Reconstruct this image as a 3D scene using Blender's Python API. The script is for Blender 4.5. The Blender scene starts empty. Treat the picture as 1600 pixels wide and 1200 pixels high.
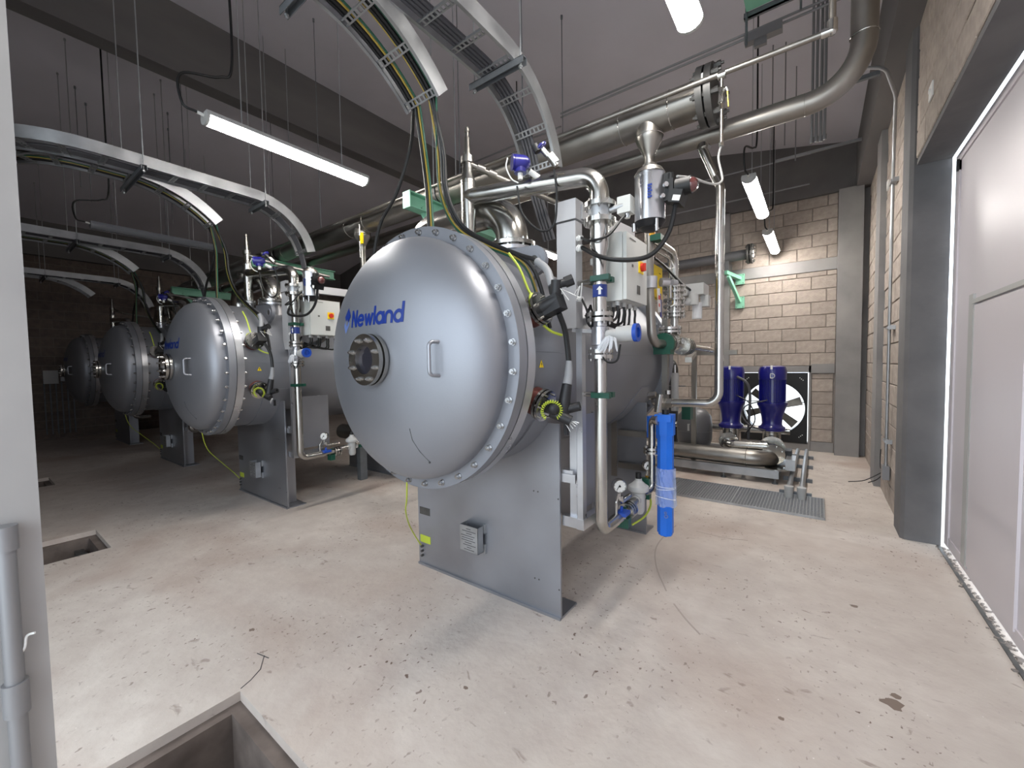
import bpy, bmesh, math, random
from mathutils import Vector, Matrix
random.seed(7)
PI = math.pi
V = Vector
scene = bpy.context.scene
col = scene.collection

# ---------------------------------------------------------------- camera, sky, sun, exposure
def setup_view():
    yaw, pitch, roll, f = -0.638589, 0.04473, -0.0154273, 643.436
    fw = V((math.sin(yaw)*math.cos(pitch), math.cos(yaw)*math.cos(pitch), -math.sin(pitch)))
    r0 = V((math.cos(yaw), -math.sin(yaw), 0)); u0 = r0.cross(fw)
    r = r0*math.cos(roll)+u0*math.sin(roll); u = -r0*math.sin(roll)+u0*math.cos(roll)
    cam = bpy.data.cameras.new('camera'); o = bpy.data.objects.new('camera', cam); col.objects.link(o)
    m = Matrix((r, u, -fw)).transposed().to_4x4(); m.translation = V((0, 0, 1.5)); o.matrix_world = m
    cam.sensor_width = 36; cam.lens = 36*f/1600; cam.clip_start = 0.03; cam.clip_end = 300
    scene.camera = o
setup_view()
w = bpy.data.worlds.new('world'); scene.world = w; w.use_nodes = True
bg = w.node_tree.nodes['Background']; bg.inputs[0].default_value = (0.80, 0.90, 1.0, 1); bg.inputs[1].default_value = 3.4
scene.view_settings.view_transform = 'Standard'; scene.view_settings.look = 'None'
scene.view_settings.exposure = 0.52; scene.view_settings.gamma = 1; scene.view_settings.use_curve_mapping = False
scene.cycles.use_denoising = True
scene.cycles.max_bounces = 8; scene.cycles.diffuse_bounces = 5; scene.cycles.glossy_bounces = 4
scene.cycles.sample_clamp_indirect = 6
TUBE = 52.0
# sky light sampled through the open front of the building
def portal(name, loc, rot, sx, sy):
    l = bpy.data.lights.new(name, 'AREA'); l.shape = 'RECTANGLE'; l.size = sx; l.size_y = sy
    l.cycles.is_portal = True
    o = bpy.data.objects.new(name, l); col.objects.link(o); o.location = loc; o.rotation_euler = rot
portal('opening_portal', (-1.25, -1.6, 1.9), (PI/2, 0, 0), 4.3, 3.8)
portal('fan_portal', (-0.61, 8.7, 0.7), (-PI/2, 0, 0), 1.0, 1.2)

# ---------------------------------------------------------------- materials
MAT = {}
def srgb(c):
    return tuple(((x/255)/12.92 if x/255 <= .04045 else ((x/255+.055)/1.055)**2.4) for x in c)+(1,)
def mat(name, rgb, rough=.5, metal=0, var=0., scale=8., bump=0., bscale=60., rvar=0., rgb2=None, emit=0, rnd=0., alpha=1, trans=0, coat=0, detail=4, stretch=None, island=False):
    m = bpy.data.materials.new(name); m.use_nodes = True; MAT[name] = m
    nt = m.node_tree; N = nt.nodes; L = nt.links; p = N['Principled BSDF']
    c = srgb(rgb)
    p.inputs['Base Color'].default_value = c; p.inputs['Roughness'].default_value = rough
    p.inputs['Metallic'].default_value = metal
    if alpha < 1: p.inputs['Alpha'].default_value = alpha
    if trans: p.inputs['Transmission Weight'].default_value = trans
    if coat: p.inputs['Coat Weight'].default_value = coat
    if emit:
        p.inputs['Emission Color'].default_value = c; p.inputs['Emission Strength'].default_value = emit
    tc = N.new('ShaderNodeTexCoord'); src = tc.outputs['Object']
    if stretch:
        mp = N.new('ShaderNodeMapping'); mp.inputs['Scale'].default_value = stretch; L.new(src, mp.inputs[0]); src = mp.outputs[0]
    cur = None
    if var or rgb2 or rvar:
        n = N.new('ShaderNodeTexNoise'); n.inputs['Scale'].default_value = scale; n.inputs['Detail'].default_value = detail
        L.new(src, n.inputs['Vector'])
        mx = N.new('ShaderNodeMix'); mx.data_type = 'RGBA'
        rp = N.new('ShaderNodeMapRange'); rp.inputs[1].default_value = .3; rp.inputs[2].default_value = .7
        L.new(n.outputs[0], rp.inputs[0]); L.new(rp.outputs[0], mx.inputs[0])
        b = srgb(rgb2) if rgb2 else tuple(v*(1+var) for v in c[:3])+(1,)
        a = c if rgb2 else tuple(v*(1-var) for v in c[:3])+(1,)
        mx.inputs[6].default_value = a; mx.inputs[7].default_value = b; cur = mx.outputs[2]
        if rvar:
            rr = N.new('ShaderNodeMapRange'); rr.inputs[3].default_value = rough-rvar; rr.inputs[4].default_value = rough+rvar
            L.new(n.outputs[0], rr.inputs[0]); rr.inputs[1].default_value = .3; rr.inputs[2].default_value = .7
            L.new(rr.outputs[0], p.inputs['Roughness'])
    if rnd:
        hs = N.new('ShaderNodeHueSaturation')
        mr = N.new('ShaderNodeMapRange'); mr.inputs[3].default_value = 1-rnd; mr.inputs[4].default_value = 1+rnd
        if island:
            gi = N.new('ShaderNodeNewGeometry'); L.new(gi.outputs['Random Per Island'], mr.inputs[0])
        else:
            oi = N.new('ShaderNodeObjectInfo'); L.new(oi.outputs['Random'], mr.inputs[0])
        L.new(mr.outputs[0], hs.inputs['Value'])
        if cur: L.new(cur, hs.inputs['Color'])
        else: hs.inputs['Color'].default_value = c
        cur = hs.outputs[0]
    if cur: L.new(cur, p.inputs['Base Color'])
    if bump:
        n2 = N.new('ShaderNodeTexNoise'); n2.inputs['Scale'].default_value = bscale; n2.inputs['Detail'].default_value = 5
        L.new(src, n2.inputs['Vector'])
        bp = N.new('ShaderNodeBump'); bp.inputs['Strength'].default_value = bump; bp.inputs['Distance'].default_value = .01
        L.new(n2.outputs[0], bp.inputs['Height']); L.new(bp.outputs[0], p.inputs['Normal'])
    return m
mat('vessel', (140, 142, 148), .45, .62, var=.07, scale=1.6, rvar=.06, bump=.03, bscale=120)
mat('machined', (195, 196, 200), .32, .9, var=.08, scale=6, rvar=.06)
mat('plate', (158, 160, 166), .42, .85, var=.10, scale=2.2, rvar=.08)
mat('pipe', (184, 182, 177), .23, 1, var=.08, scale=5, rvar=.07)
mat('pipe_dull', (150, 146, 140), .38, 1, var=.14, scale=4, rvar=.1)
mat('bolt', (190, 190, 190), .25, 1)
mat('galv', (172, 174, 176), .42, .8, var=.12, scale=9, rvar=.1)
mat('galv_dark', (120, 124, 128), .5, .6, var=.15, scale=9)
mat('conduit', (140, 140, 142), .45, .5)
mat('iron', (95, 94, 92), .5, .7, var=.2, scale=12)
mat('black', (10, 10, 11), .5, 0)
mat('black_rubber', (24, 24, 27), .5, 0)
mat('grey_rubber', (135, 137, 140), .55, 0)
mat('cable_grey', (72, 72, 76), .55, 0)
mat('green_cable', (25, 80, 60), .45)
mat('yellow_green', (176, 190, 60), .45)
mat('yellow_wire', (170, 146, 60), .45)
mat('white', (225, 225, 222), .45)
mat('offwhite', (196, 198, 194), .4, 0, var=.03, scale=4)
mat('duct_grey', (176, 176, 178), .45, 0, var=.03, scale=3)
mat('gasket', (25, 25, 25), .6)
mat('dark_glass', (40, 40, 48), .08, 0, coat=1)
mat('letter_blue', (16, 46, 124), .4)
mat('letter_light', (96, 116, 170), .45)
mat('blue_motor', (14, 17, 108), .28, 0, coat=.5, var=.1, scale=5)
mat('blue_filter', (10, 100, 205), .38, 0, var=.06, scale=6)
mat('blue_part', (24, 70, 165), .4)
mat('navy_part', (28, 28, 120), .35, coat=.4)
mat('green_clamp', (14, 70, 54), .4)
mat('mint', (128, 188, 160), .5, 0, var=.06, scale=7)
mat('yellow', (238, 205, 20), .45)
mat('red', (196, 50, 30), .4)
mat('dome', (92, 48, 46), .12, 0, coat=1)
mat('orange', (225, 90, 40), .4)
mat('print', (60, 60, 62), .6)
mat('brass', (200, 150, 60), .3, .9)
mat('copper_dark', (110, 62, 55), .4, .5)
mat('film', (205, 220, 245), .35, 0, alpha=.32)
mat('clear_film', (225, 228, 232), .3, 0, alpha=.5)
mat('ceiling', (204, 201, 209), .85, 0, var=.05, scale=.9)
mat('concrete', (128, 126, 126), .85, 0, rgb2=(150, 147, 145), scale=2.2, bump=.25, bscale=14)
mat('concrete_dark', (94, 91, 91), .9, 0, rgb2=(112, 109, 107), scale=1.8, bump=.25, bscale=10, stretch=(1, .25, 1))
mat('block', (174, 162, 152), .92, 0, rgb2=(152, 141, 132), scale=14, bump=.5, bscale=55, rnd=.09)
mat('concrete_jamb', (92, 91, 92), .85, 0, rgb2=(112, 110, 110), scale=2.5, bump=.25, bscale=14)
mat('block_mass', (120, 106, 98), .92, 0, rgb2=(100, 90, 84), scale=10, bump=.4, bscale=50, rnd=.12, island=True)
mat('mortar', (128, 120, 114), .95, 0, var=.1, scale=20, bump=.4, bscale=60)
mat('door_paint', (210, 204, 208), .40, .1, var=.03, scale=.8, rvar=.05, detail=1)
mat('jamb_steel', (150, 148, 147), .5, .1, rgb2=(170, 168, 165), scale=1.5, rvar=.08)
mat('tank', (96, 96, 98), .4, .2)
mat('pale_grey', (178, 178, 176), .4)
mat('grating', (165, 166, 168), .5, .6)
mat('tube_on', (255, 250, 244), .4, 0, emit=TUBE)
mat('tube_off', (120, 122, 128), .25, 0)
mat('ground', (190, 188, 182), .9, 0, var=.1, scale=5)
mat('pit_concrete', (84, 74, 68), .9, 0, rgb2=(118, 106, 99), scale=6, bump=.3, bscale=30)  # mottled brown pit lining, darker than the floor concrete

def floor_mat():
    m = bpy.data.materials.new('floor_concrete'); m.use_nodes = True; MAT['floor'] = m
    nt = m.node_tree; N = nt.nodes; L = nt.links; p = N['Principled BSDF']; p.inputs['Roughness'].default_value = .82
    tc = N.new('ShaderNodeTexCoord')
    def noise(s, d=6, dist=0, stretch=None):
        n = N.new('ShaderNodeTexNoise'); n.inputs['Scale'].default_value = s; n.inputs['Detail'].default_value = d
        n.inputs['Distortion'].default_value = dist
        if stretch:
            mp = N.new('ShaderNodeMapping'); mp.inputs['Scale'].default_value = stretch; L.new(tc.outputs['Object'], mp.inputs[0]); L.new(mp.outputs[0], n.inputs['Vector'])
        else: L.new(tc.outputs['Object'], n.inputs['Vector'])
        return n.outputs[0]
    def rng(s, a, b, c=0., d=1.):
        r = N.new('ShaderNodeMapRange'); r.inputs[1].default_value = a; r.inputs[2].default_value = b; r.inputs[3].default_value = c; r.inputs[4].default_value = d
        L.new(s, r.inputs[0]); return r.outputs[0]
    def mix(f, a, b):
        x = N.new('ShaderNodeMix'); x.data_type = 'RGBA'; L.new(f, x.inputs[0])
        for i, v in ((6, a), (7, b)):
            if isinstance(v, tuple): x.inputs[i].default_value = srgb(v)
            else: L.new(v, x.inputs[i])
        return x.outputs[2]
    base = mix(rng(noise(1.1, 8, .5), .3, .7), (186, 176, 167), (208, 199, 190))
    base = mix(rng(noise(7, 8), .35, .75, 0, .5), base, (172, 159, 151))
    blot = rng(noise(.55, 5, 1.2), .50, .70, 0, .65)
    base = mix(blot, base, (164, 143, 130))
    spk = rng(noise(42, 3, .4, (1, .7, 1)), .64, .69)
    area = rng(noise(1.3, 3), .42, .62, .0, 1)
    ml = N.new('ShaderNodeMath'); ml.operation = 'MULTIPLY'; L.new(spk, ml.inputs[0]); L.new(area, ml.inputs[1])
    base = mix(ml.outputs[0], base, (112, 94, 84))
    spk2 = rng(noise(11, 7, .7, (.7, 1.3, 1)), .655, .72, 0, .55)
    base = mix(spk2, base, (124, 106, 96))
    wht = rng(noise(70, 2), .745, .77, 0, .8)
    base = mix(wht, base, (232, 226, 222))
    L.new(base, p.inputs['Base Color'])
    bp = N.new('ShaderNodeBump'); bp.inputs['Strength'].default_value = .35; bp.inputs['Distance'].default_value = .01
    L.new(noise(22, 8), bp.inputs['Height']); L.new(bp.outputs[0], p.inputs['Normal'])
floor_mat()

# ---------------------------------------------------------------- mesh helpers
def frame(axis):
    a = V(axis).normalized()
    t = V((0, 0, 1)) if abs(a.z) < .9 else V((1, 0, 0))
    u = a.cross(t).normalized(); return u, a.cross(u).normalized(), a
class B:
    def __init__(s): s.v = []; s.f = []
    def quadstrip(s, rings, closed=True, cap=True, loop=False):
        n = len(rings[0]); base = len(s.v)
        for r in rings: s.v += [tuple(p) for p in r]
        m = len(rings)
        for i in range(m if loop else m-1):
            a = base+i*n; b = base+((i+1) % m)*n
            for j in range(n if closed else n-1):
                k = (j+1) % n; s.f.append((a+j, a+k, b+k, b+j))
        if cap and closed and not loop:
            s.f.append(tuple(base+j for j in range(n))[::-1]); s.f.append(tuple(base+(m-1)*n+j for j in range(n)))
        return s
    def box(s, lo, hi, rot=None, c=None):
        (x0, y0, z0), (x1, y1, z1) = lo, hi
        P = [V(p) for p in ((x0,y0,z0),(x1,y0,z0),(x1,y1,z0),(x0,y1,z0),(x0,y0,z1),(x1,y0,z1),(x1,y1,z1),(x0,y1,z1))]
        if rot:
            cc = V(c) if c else (P[0]+P[6])/2
            P = [cc+rot@(p-cc) for p in P]
        b = len(s.v); s.v += [tuple(p) for p in P]
        s.f += [tuple(b+i for i in q) for q in ((0,3,2,1),(4,5,6,7),(0,1,5,4),(1,2,6,5),(2,3,7,6),(3,0,4,7))]
        return s
    def bar(s, p, q, w, h=None, up=(0, 0, 1)):
        h = h or w; p = V(p); q = V(q); a = (q-p).normalized(); u = a.cross(V(up))
        if u.length < 1e-3: u = a.cross(V((1, 0, 0)))
        u.normalize(); t = u.cross(a)
        c = [(-w/2, -h/2), (w/2, -h/2), (w/2, h/2), (-w/2, h/2)]
        return s.quadstrip([[e+u*x+t*y for x, y in c] for e in (p, q)])
    def cyl(s, p, q, r, r2=None, n=20):
        p = V(p); q = V(q); u, t, a = frame(q-p); r2 = r if r2 is None else r2
        return s.quadstrip([[e+u*(R*math.cos(2*PI*i/n))+t*(R*math.sin(2*PI*i/n)) for i in range(n)] for e, R in ((p, r), (q, r2))])
    def lathe(s, prof, o, axis, n=48, cap=True):
        o = V(o); u, t, a = frame(axis)
        return s.quadstrip([[o+a*h+u*(r*math.cos(2*PI*i/n))+t*(r*math.sin(2*PI*i/n)) for i in range(n)] for r, h in prof], cap=cap)
    def ring(s, o, axis, ri, ro, t, n=40):
        return s.quadstrip([[V(o)+frame(axis)[2]*h+frame(axis)[0]*(r*math.cos(2*PI*i/n))+frame(axis)[1]*(r*math.sin(2*PI*i/n)) for i in range(n)]
                            for r, h in ((ri, 0), (ro, 0), (ro, t), (ri, t))], loop=True)
    def torus(s, o, axis, R, r, n=32, k=8, a0=0, a1=2*PI):
        u, t, a = frame(axis); o = V(o); full = abs(a1-a0-2*PI) < 1e-6
        pts = [o+u*(R*math.cos(a0+(a1-a0)*i/n))+t*(R*math.sin(a0+(a1-a0)*i/n)) for i in range(n if full else n+1)]
        if full: pts.append(pts[0])
        return s.tube(pts, r, k)
    def tube(s, pts, r, n=12, cap=True):
        pts = [V(p) for p in pts]; T = []
        for i in range(len(pts)):
            a = pts[max(i-1, 0)]; b = pts[min(i+1, len(pts)-1)]
            d = (b-a); T.append(d.normalized() if d.length > 1e-9 else V((0, 0, 1)))
        u = frame(T[0])[0]; rings = []
        R = r if isinstance(r, (list, tuple)) else [r]*len(pts)
        for i, p in enumerate(pts):
            u = (u-T[i]*u.dot(T[i])).normalized(); t = T[i].cross(u)
            rings.append([p+u*(R[i]*math.cos(2*PI*j/n))+t*(R[i]*math.sin(2*PI*j/n)) for j in range(n)])
        return s.quadstrip(rings, cap=cap)
    def sweep(s, pts, prof, side=(1, 0, 0)):
        pts = [V(p) for p in pts]; S = V(side); rings = []
        for i, p in enumerate(pts):
            d = (pts[min(i+1, len(pts)-1)]-pts[max(i-1, 0)]).normalized()
            S = (S-d*S.dot(d)).normalized(); U = S.cross(d)
            rings.append([p+S*a+U*b for a, b in prof])
        return s.quadstrip(rings)
    def sphere(s, c, r, n=16, sc=(1, 1, 1)):
        c = V(c); k = n//2
        rings = [[c+V((sc[0]*r*math.sin(PI*i/k)*math.cos(2*PI*j/n), sc[1]*r*math.sin(PI*i/k)*math.sin(2*PI*j/n), sc[2]*r*math.cos(PI*i/k))) for j in range(n)] for i in range(k+1)]
        rings[0] = [c+V((sc[0]*.01*r*math.cos(2*PI*j/n), sc[1]*.01*r*math.sin(2*PI*j/n), sc[2]*r)) for j in range(n)]
        rings[-1] = [c+V((sc[0]*.01*r*math.cos(2*PI*j/n), sc[1]*.01*r*math.sin(2*PI*j/n), -sc[2]*r)) for j in range(n)]
        return s.quadstrip(rings)
    def prism(s, poly, o, u, v, d):
        o = V(o); u = V(u); v = V(v); d = V(d); n = len(poly); b = len(s.v)
        s.v += [tuple(o+u*x+v*y) for x, y in poly]+[tuple(o+u*x+v*y+d) for x, y in poly]
        s.f += [tuple(b+i for i in range(n))[::-1], tuple(b+n+i for i in range(n))]
        s.f += [(b+i, b+(i+1) % n, b+n+(i+1) % n, b+n+i) for i in range(n)]
        return s
    def hexa(s, p, axis, r, h):   # bolt head with washer and stud
        s.cyl(p, V(p)+V(axis)*h*.25, r*1.25, n=14); s.cyl(V(p)+V(axis)*h*.25, V(p)+V(axis)*h, r, n=6)
        return s.cyl(V(p)+V(axis)*h, V(p)+V(axis)*h*1.35, r*.5, n=8)
    def flange(s, o, axis, r, t, nb=0, br=None, bs=.008):
        a = V(axis).normalized(); s.cyl(V(o)-a*t/2, V(o)+a*t/2, r, n=28)
        u, v, _ = frame(a)
        for i in range(nb):
            q = V(o)+(u*math.cos(2*PI*(i+.5)/nb)+v*math.sin(2*PI*(i+.5)/nb))*(br or r*.82)
            s.cyl(q-a*(t/2+bs*1.1), q+a*(t/2+bs*1.1), bs, n=6); s.cyl(q-a*(t/2+bs*2), q+a*(t/2+bs*2), bs*.5, n=6)
        return s
def flanges(name, m, parent, specs):
    for sp_ in specs: obj(name, B().flange(*sp_), m, parent)
def fillet(pts, R, n=7):
    pts = [V(p) for p in pts]; out = [pts[0]]
    for i in range(1, len(pts)-1):
        p = pts[i]; a = (pts[i-1]-p); b = (pts[i+1]-p); la, lb = a.length, b.length; a.normalize(); b.normalize()
        r = R[i-1] if isinstance(R, (list, tuple)) else R
        ang = a.angle(b); d = min(r/math.tan(ang/2), la*.49 if i > 1 else la*.98, lb*.49 if i < len(pts)-2 else lb*.98)
        rr = d*math.tan(ang/2); c = p+(a+b).normalized()*(rr/math.sin(ang/2))
        s0 = p+a*d-c; s1 = p+b*d-c
        ax = s0.cross(s1)
        if ax.length < 1e-9: out.append(p); continue
        ax.normalize(); tot = s0.angle(s1)
        for k in range(n+1): out.append(c+Matrix.Rotation(tot*k/n, 3, ax)@s0)
    out.append(pts[-1]); return out
def spline(pts, n=8):
    P = [V(p) for p in pts]; P = [P[0]*2-P[1]]+P+[P[-1]*2-P[-2]]; out = []
    for i in range(1, len(P)-2):
        a, b, c, d = P[i-1:i+3]
        for k in range(n):
            t = k/n
            out.append(.5*((2*b)+(c-a)*t+(2*a-5*b+4*c-d)*t*t+(3*b-a-3*c+d)*t**3))
    out.append(P[-2]); return out
LOC = {}
def wloc(o): return V((0, 0, 0)) if o is None else LOC[o.name]
def empty(name, loc, label, cat, group=None):
    o = bpy.data.objects.new(name, None); col.objects.link(o); o.location = loc; o.empty_display_size = .1
    LOC[o.name] = V(loc); o['label'] = label; o['category'] = cat
    if group: o['group'] = group
    return o
def obj(name, b, m, parent=None, label=None, cat=None, group=None, kind=None, smooth=True, loc=None, angle=38):
    """mesh from world-coordinate geometry; its origin is its parent's origin (or loc)"""
    org = V(loc) if loc is not None else (wloc(parent) if parent else V((0, 0, 0)))
    me = bpy.data.meshes.new(name)
    me.from_pydata([tuple(V(p)-org) for p in b.v], [], b.f)
    bm = bmesh.new(); bm.from_mesh(me)
    bmesh.ops.recalc_face_normals(bm, faces=bm.faces); bm.to_mesh(me); bm.free()
    if smooth:
        me.polygons.foreach_set('use_smooth', [True]*len(me.polygons)); me.set_sharp_from_angle(angle=math.radians(angle))
    me.materials.append(MAT[m])
    o = bpy.data.objects.new(name, me); col.objects.link(o); o.parent = parent
    o.location = org-wloc(parent); LOC[o.name] = org
    if label: o['label'] = label
    if cat: o['category'] = cat
    if group: o['group'] = group
    if kind: o['kind'] = kind
    return o
def clone(src, loc, parent, name=None):
    c = src.copy(); col.objects.link(c); c.parent = parent; c.location = V(loc)-wloc(parent); LOC[c.name] = V(loc); return c
KIDS = {}
def copy_tree(o, off, parent=None, label=None, group=None, skip=()):
    c = o.copy(); col.objects.link(c); c.parent = parent
    LOC[c.name] = LOC[o.name]+V(off)
    if parent is None: c.location = LOC[c.name]
    if label: c['label'] = label
    if group: c['group'] = group
    for ch in [x for x in col.objects if x.parent == o]:
        if ch.name.split('.')[0] not in skip: copy_tree(ch, off, c)
    return c

# ---------------------------------------------------------------- setting
XR = 0.62      # inner face of right block wall
YB = 8.44      # inner face of back wall
XL = -14.0     # left wall
YF = -1.45     # front wall
RX, RZ, SL = -6.7, 6.22, 0.19   # ridge
def roof(x): return RZ-SL*abs(x-RX)
pits = [(-2.146-3.35*k, -1.48-3.35*k) for k in range(4)]
PY0, PY1 = 0.06, 0.722
b = B()
b.box((XL-.3, YF-.1, -.3), (1.0, PY0, 0)); b.box((XL-.3, PY1, -.3), (1.0, YB+.3, 0))
xs = sorted([XL-.3, 1.0]+[v for p in pits for v in p])
for i in range(0, len(xs), 2): b.box((xs[i], PY0, -.3), (xs[i+1], PY1, 0))
obj('floor', b, 'floor', kind='structure', smooth=False)
for i, (x0, x1) in enumerate(pits[:3]):
    b = B(); w_, s_ = .055, .045   # recessed rim ledge, then inner shaft
    lo, hi = -.35, -s_
    b.box((x0, PY0, lo), (x0+w_, PY1, hi)); b.box((x1-w_, PY0, lo), (x1, PY1, hi))
    b.box((x0+w_, PY0, lo), (x1-w_, PY0+w_, hi)); b.box((x0+w_, PY1-w_, lo), (x1-w_, PY1, hi))
    b.box((x0, PY0, -.75), (x0+.02, PY1, lo)); b.box((x1-.02, PY0, -.75), (x1, PY1, lo)); b.box((x0, PY0, -.75), (x1, PY0+.02, lo)); b.box((x0, PY1-.02, -.75), (x1, PY1, lo))
    b.box((x0, PY0, -.8), (x1, PY1, -.75))
    q = obj('floor_pit', b, 'pit_concrete', kind='structure', smooth=False,
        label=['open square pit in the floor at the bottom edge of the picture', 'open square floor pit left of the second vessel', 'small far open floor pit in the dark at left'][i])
    b = B(); b.box((x0+.1, PY1-.16, -.6), (x0+.19, PY1-.1, -.12))
    b.box((x0+.30, PY1-.16, -.6), (x0+.36, PY1-.1, -.1))
    if i == 1:
        obj('pit_post', b, 'iron', q, smooth=False)
# ceiling: two sloped slabs
b = B()
for xa, xb in ((RX, 1.2), (XL-.3, RX)):
    za, zb = roof(xa), roof(xb)
    b.prism([(xa, za), (xb, zb), (xb, zb+.15), (xa, za+.15)], (0, YF-.2, 0), (1, 0, 0), (0, 0, 1), (0, YB-YF+.5, 0))
obj('ceiling', b, 'ceiling', kind='structure', smooth=False)
b = B(); b.prism([(RX-.25, 5.36), (RX, 5.36), (RX, roof(RX)+.02), (RX-.25, roof(RX-.25)+.02)], (0, YF-.1, 0), (1, 0, 0), (0, 0, 1), (0, YB-YF+.2, 0))
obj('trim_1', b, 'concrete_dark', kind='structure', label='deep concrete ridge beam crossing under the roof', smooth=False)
b = B(); b.box((.44, YF-.1, 4.13), (XR+.25, YB+.1, 4.95))
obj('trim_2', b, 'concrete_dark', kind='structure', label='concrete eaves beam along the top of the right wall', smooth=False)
b = B(); b.box((XL-.2, YF, 4.1), (XL+.15, YB, 5.0))
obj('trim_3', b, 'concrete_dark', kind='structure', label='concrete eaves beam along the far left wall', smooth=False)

BLK = {}
def block_mesh(lx, lz, facing):
    """block with chamfered face; facing 'y' (face towards -Y) or 'x' (face towards -X)"""
    key = (round(lx, 3), round(lz, 3), facing)
    if key in BLK: return BLK[key]
    b = B(); c = .006; d = .012
    P = [[(-lx/2, 0), (lx/2, 0), (lx/2, lz), (-lx/2, lz)], [(-lx/2, 0), (lx/2, 0), (lx/2, lz), (-lx/2, lz)], [(-lx/2+c, c), (lx/2-c, c), (lx/2-c, lz-c), (-lx/2+c, lz-c)]]
    H = [0, d-c, d]
    if facing == 'y': rings = [[(p[0], -h, p[1]) for p in r] for r, h in zip(P, H)]
    else: rings = [[(-h, p[0], p[1]) for p in r] for r, h in zip(P, H)]
    b.quadstrip(rings); BLK[key] = b; return b
BLKME = {}
def lay(parent, facing, plane, a0, a1, z0, z1, L=.40, H=.208, mass=None, holes=(), off=0, stack=False):
    j = .010; z = z0; r = off
    while z < z1-.04:
        h = min(H, z1-z); a = a0 - (L/2 if (r % 2 and not stack) else 0)
        while a < a1-.02:
            s0 = max(a, a0); s1 = min(a+L, a1); a += L
            if s1-s0 < .05: continue
            mid = (s0+s1)/2
            if any(hx0 < mid < hx1 and hz0-.02 < z+h/2 < hz1 for hx0, hx1, hz0, hz1 in holes): continue
            lx = s1-s0-j; lz = h-j
            jit = random.uniform(-.0025, .0025)
            loc = V((mid, plane+jit, z+j/2)) if facing == 'y' else V((plane+jit, mid, z+j/2))
            g = block_mesh(lx, lz, facing)
            if mass is not None:
                n = len(mass.v); mass.v += [tuple(V(p)+loc) for p in g.v]; mass.f += [tuple(n+i for i in q) for q in g.f]
            else:
                key = (round(lx, 3), round(lz, 3), facing)
                if key not in BLKME:
                    nb = B(); nb.v = [tuple(V(p)+loc) for p in g.v]; nb.f = g.f
                    BLKME[key] = obj('block', nb, 'block', parent, loc=loc, smooth=False)
                else:
                    c = BLKME[key].copy(); col.objects.link(c); c.parent = parent; c.location = loc
        z += h; r += 1
# back wall with the fan opening
FX0, FX1, FZ0, FZ1 = -1.09, -.115, .12, 1.31
b = B()
b.box((XL-.3, YB, -.1), (FX0, YB+.22, 6.3)); b.box((FX1, YB, -.1), (XR+.3, YB+.22, 5.2))
b.box((FX0, YB, -.1), (FX1, YB+.22, FZ0)); b.box((FX0, YB, FZ1), (FX1, YB+.22, 5.4))
wb = obj('wall_back', b, 'mortar', kind='structure', smooth=False)
lay(wb, 'y', YB, -1.30, .23, 1.42, 2.96, off=0)
lay(wb, 'y', YB, -1.30, .23, 3.15, 4.16, off=1)
lay(wb, 'y', YB, -1.30, -1.09, 0, 1.42)
lay(wb, 'y', YB, -.08, .21, .16, 1.30, L=.40, stack=True)
lay(wb, 'y', YB, -4.6, -1.44, 0.0, 2.96, off=1)
lay(wb, 'y', YB, -4.6, -1.44, 3.15, 4.16)
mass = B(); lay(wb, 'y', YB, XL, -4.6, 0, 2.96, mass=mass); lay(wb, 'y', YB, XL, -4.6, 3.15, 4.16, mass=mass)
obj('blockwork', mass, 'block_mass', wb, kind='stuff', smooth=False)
b = B(); b.box((XL, YB-.03, 2.96), (.25, YB+.01, 3.15))
obj('trim_4', b, 'concrete', kind='structure', label='concrete bond beam across the back block wall', smooth=False)
b = B(); b.box((XL, YB-.06, 4.16), (-13.9, YB+.01, 4.2)); b.prism([(XL, 4.16), (.46, 4.16), (.46, roof(.46)+.06), (RX, RZ+.06), (XL, roof(XL)+.06)], (0, YB-.06, 0), (1, 0, 0), (0, 0, 1), (0, .07, 0))
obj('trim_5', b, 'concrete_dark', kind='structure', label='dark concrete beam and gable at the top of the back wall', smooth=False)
b = B(); b.box((-1.44, YB-.06, 0), (-1.30, YB+.01, 4.2)); b.box((-4.75, YB-.06, 0), (-4.6, YB+.01, 4.2)); b.box((-8.1, YB-.06, 0), (-7.9, YB+.01, 4.2))
obj('trim_6', b, 'concrete', kind='structure', label='narrow concrete piers on the back wall', smooth=False)
b = B(); b.box((-1.30, YB-.03, 1.31), (-.08, YB+.01, 1.42)); b.box((-.08, YB-.035, 1.30), (.22, YB+.01, 1.45)); b.box((-.08, YB-.02, 0), (.22, YB+.01, .16)); b.box((-.115, YB-.03, 0), (-.085, YB+.01, 1.42))
b.box((FX0, YB-.02, 0), (FX1, YB+.01, FZ0-.01))
obj('trim_7', b, 'concrete', kind='structure', label='concrete surround of the wall fan opening', smooth=False)
b = B(); b.box((.23, 8.24, 0), (.53, YB+.02, 4.14)); b.box((.5, 8.40, 0), (.64, YB+.02, 4.14))
obj('trim_8', b, 'concrete', kind='structure', label='square concrete column in the back right corner', smooth=False)

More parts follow.
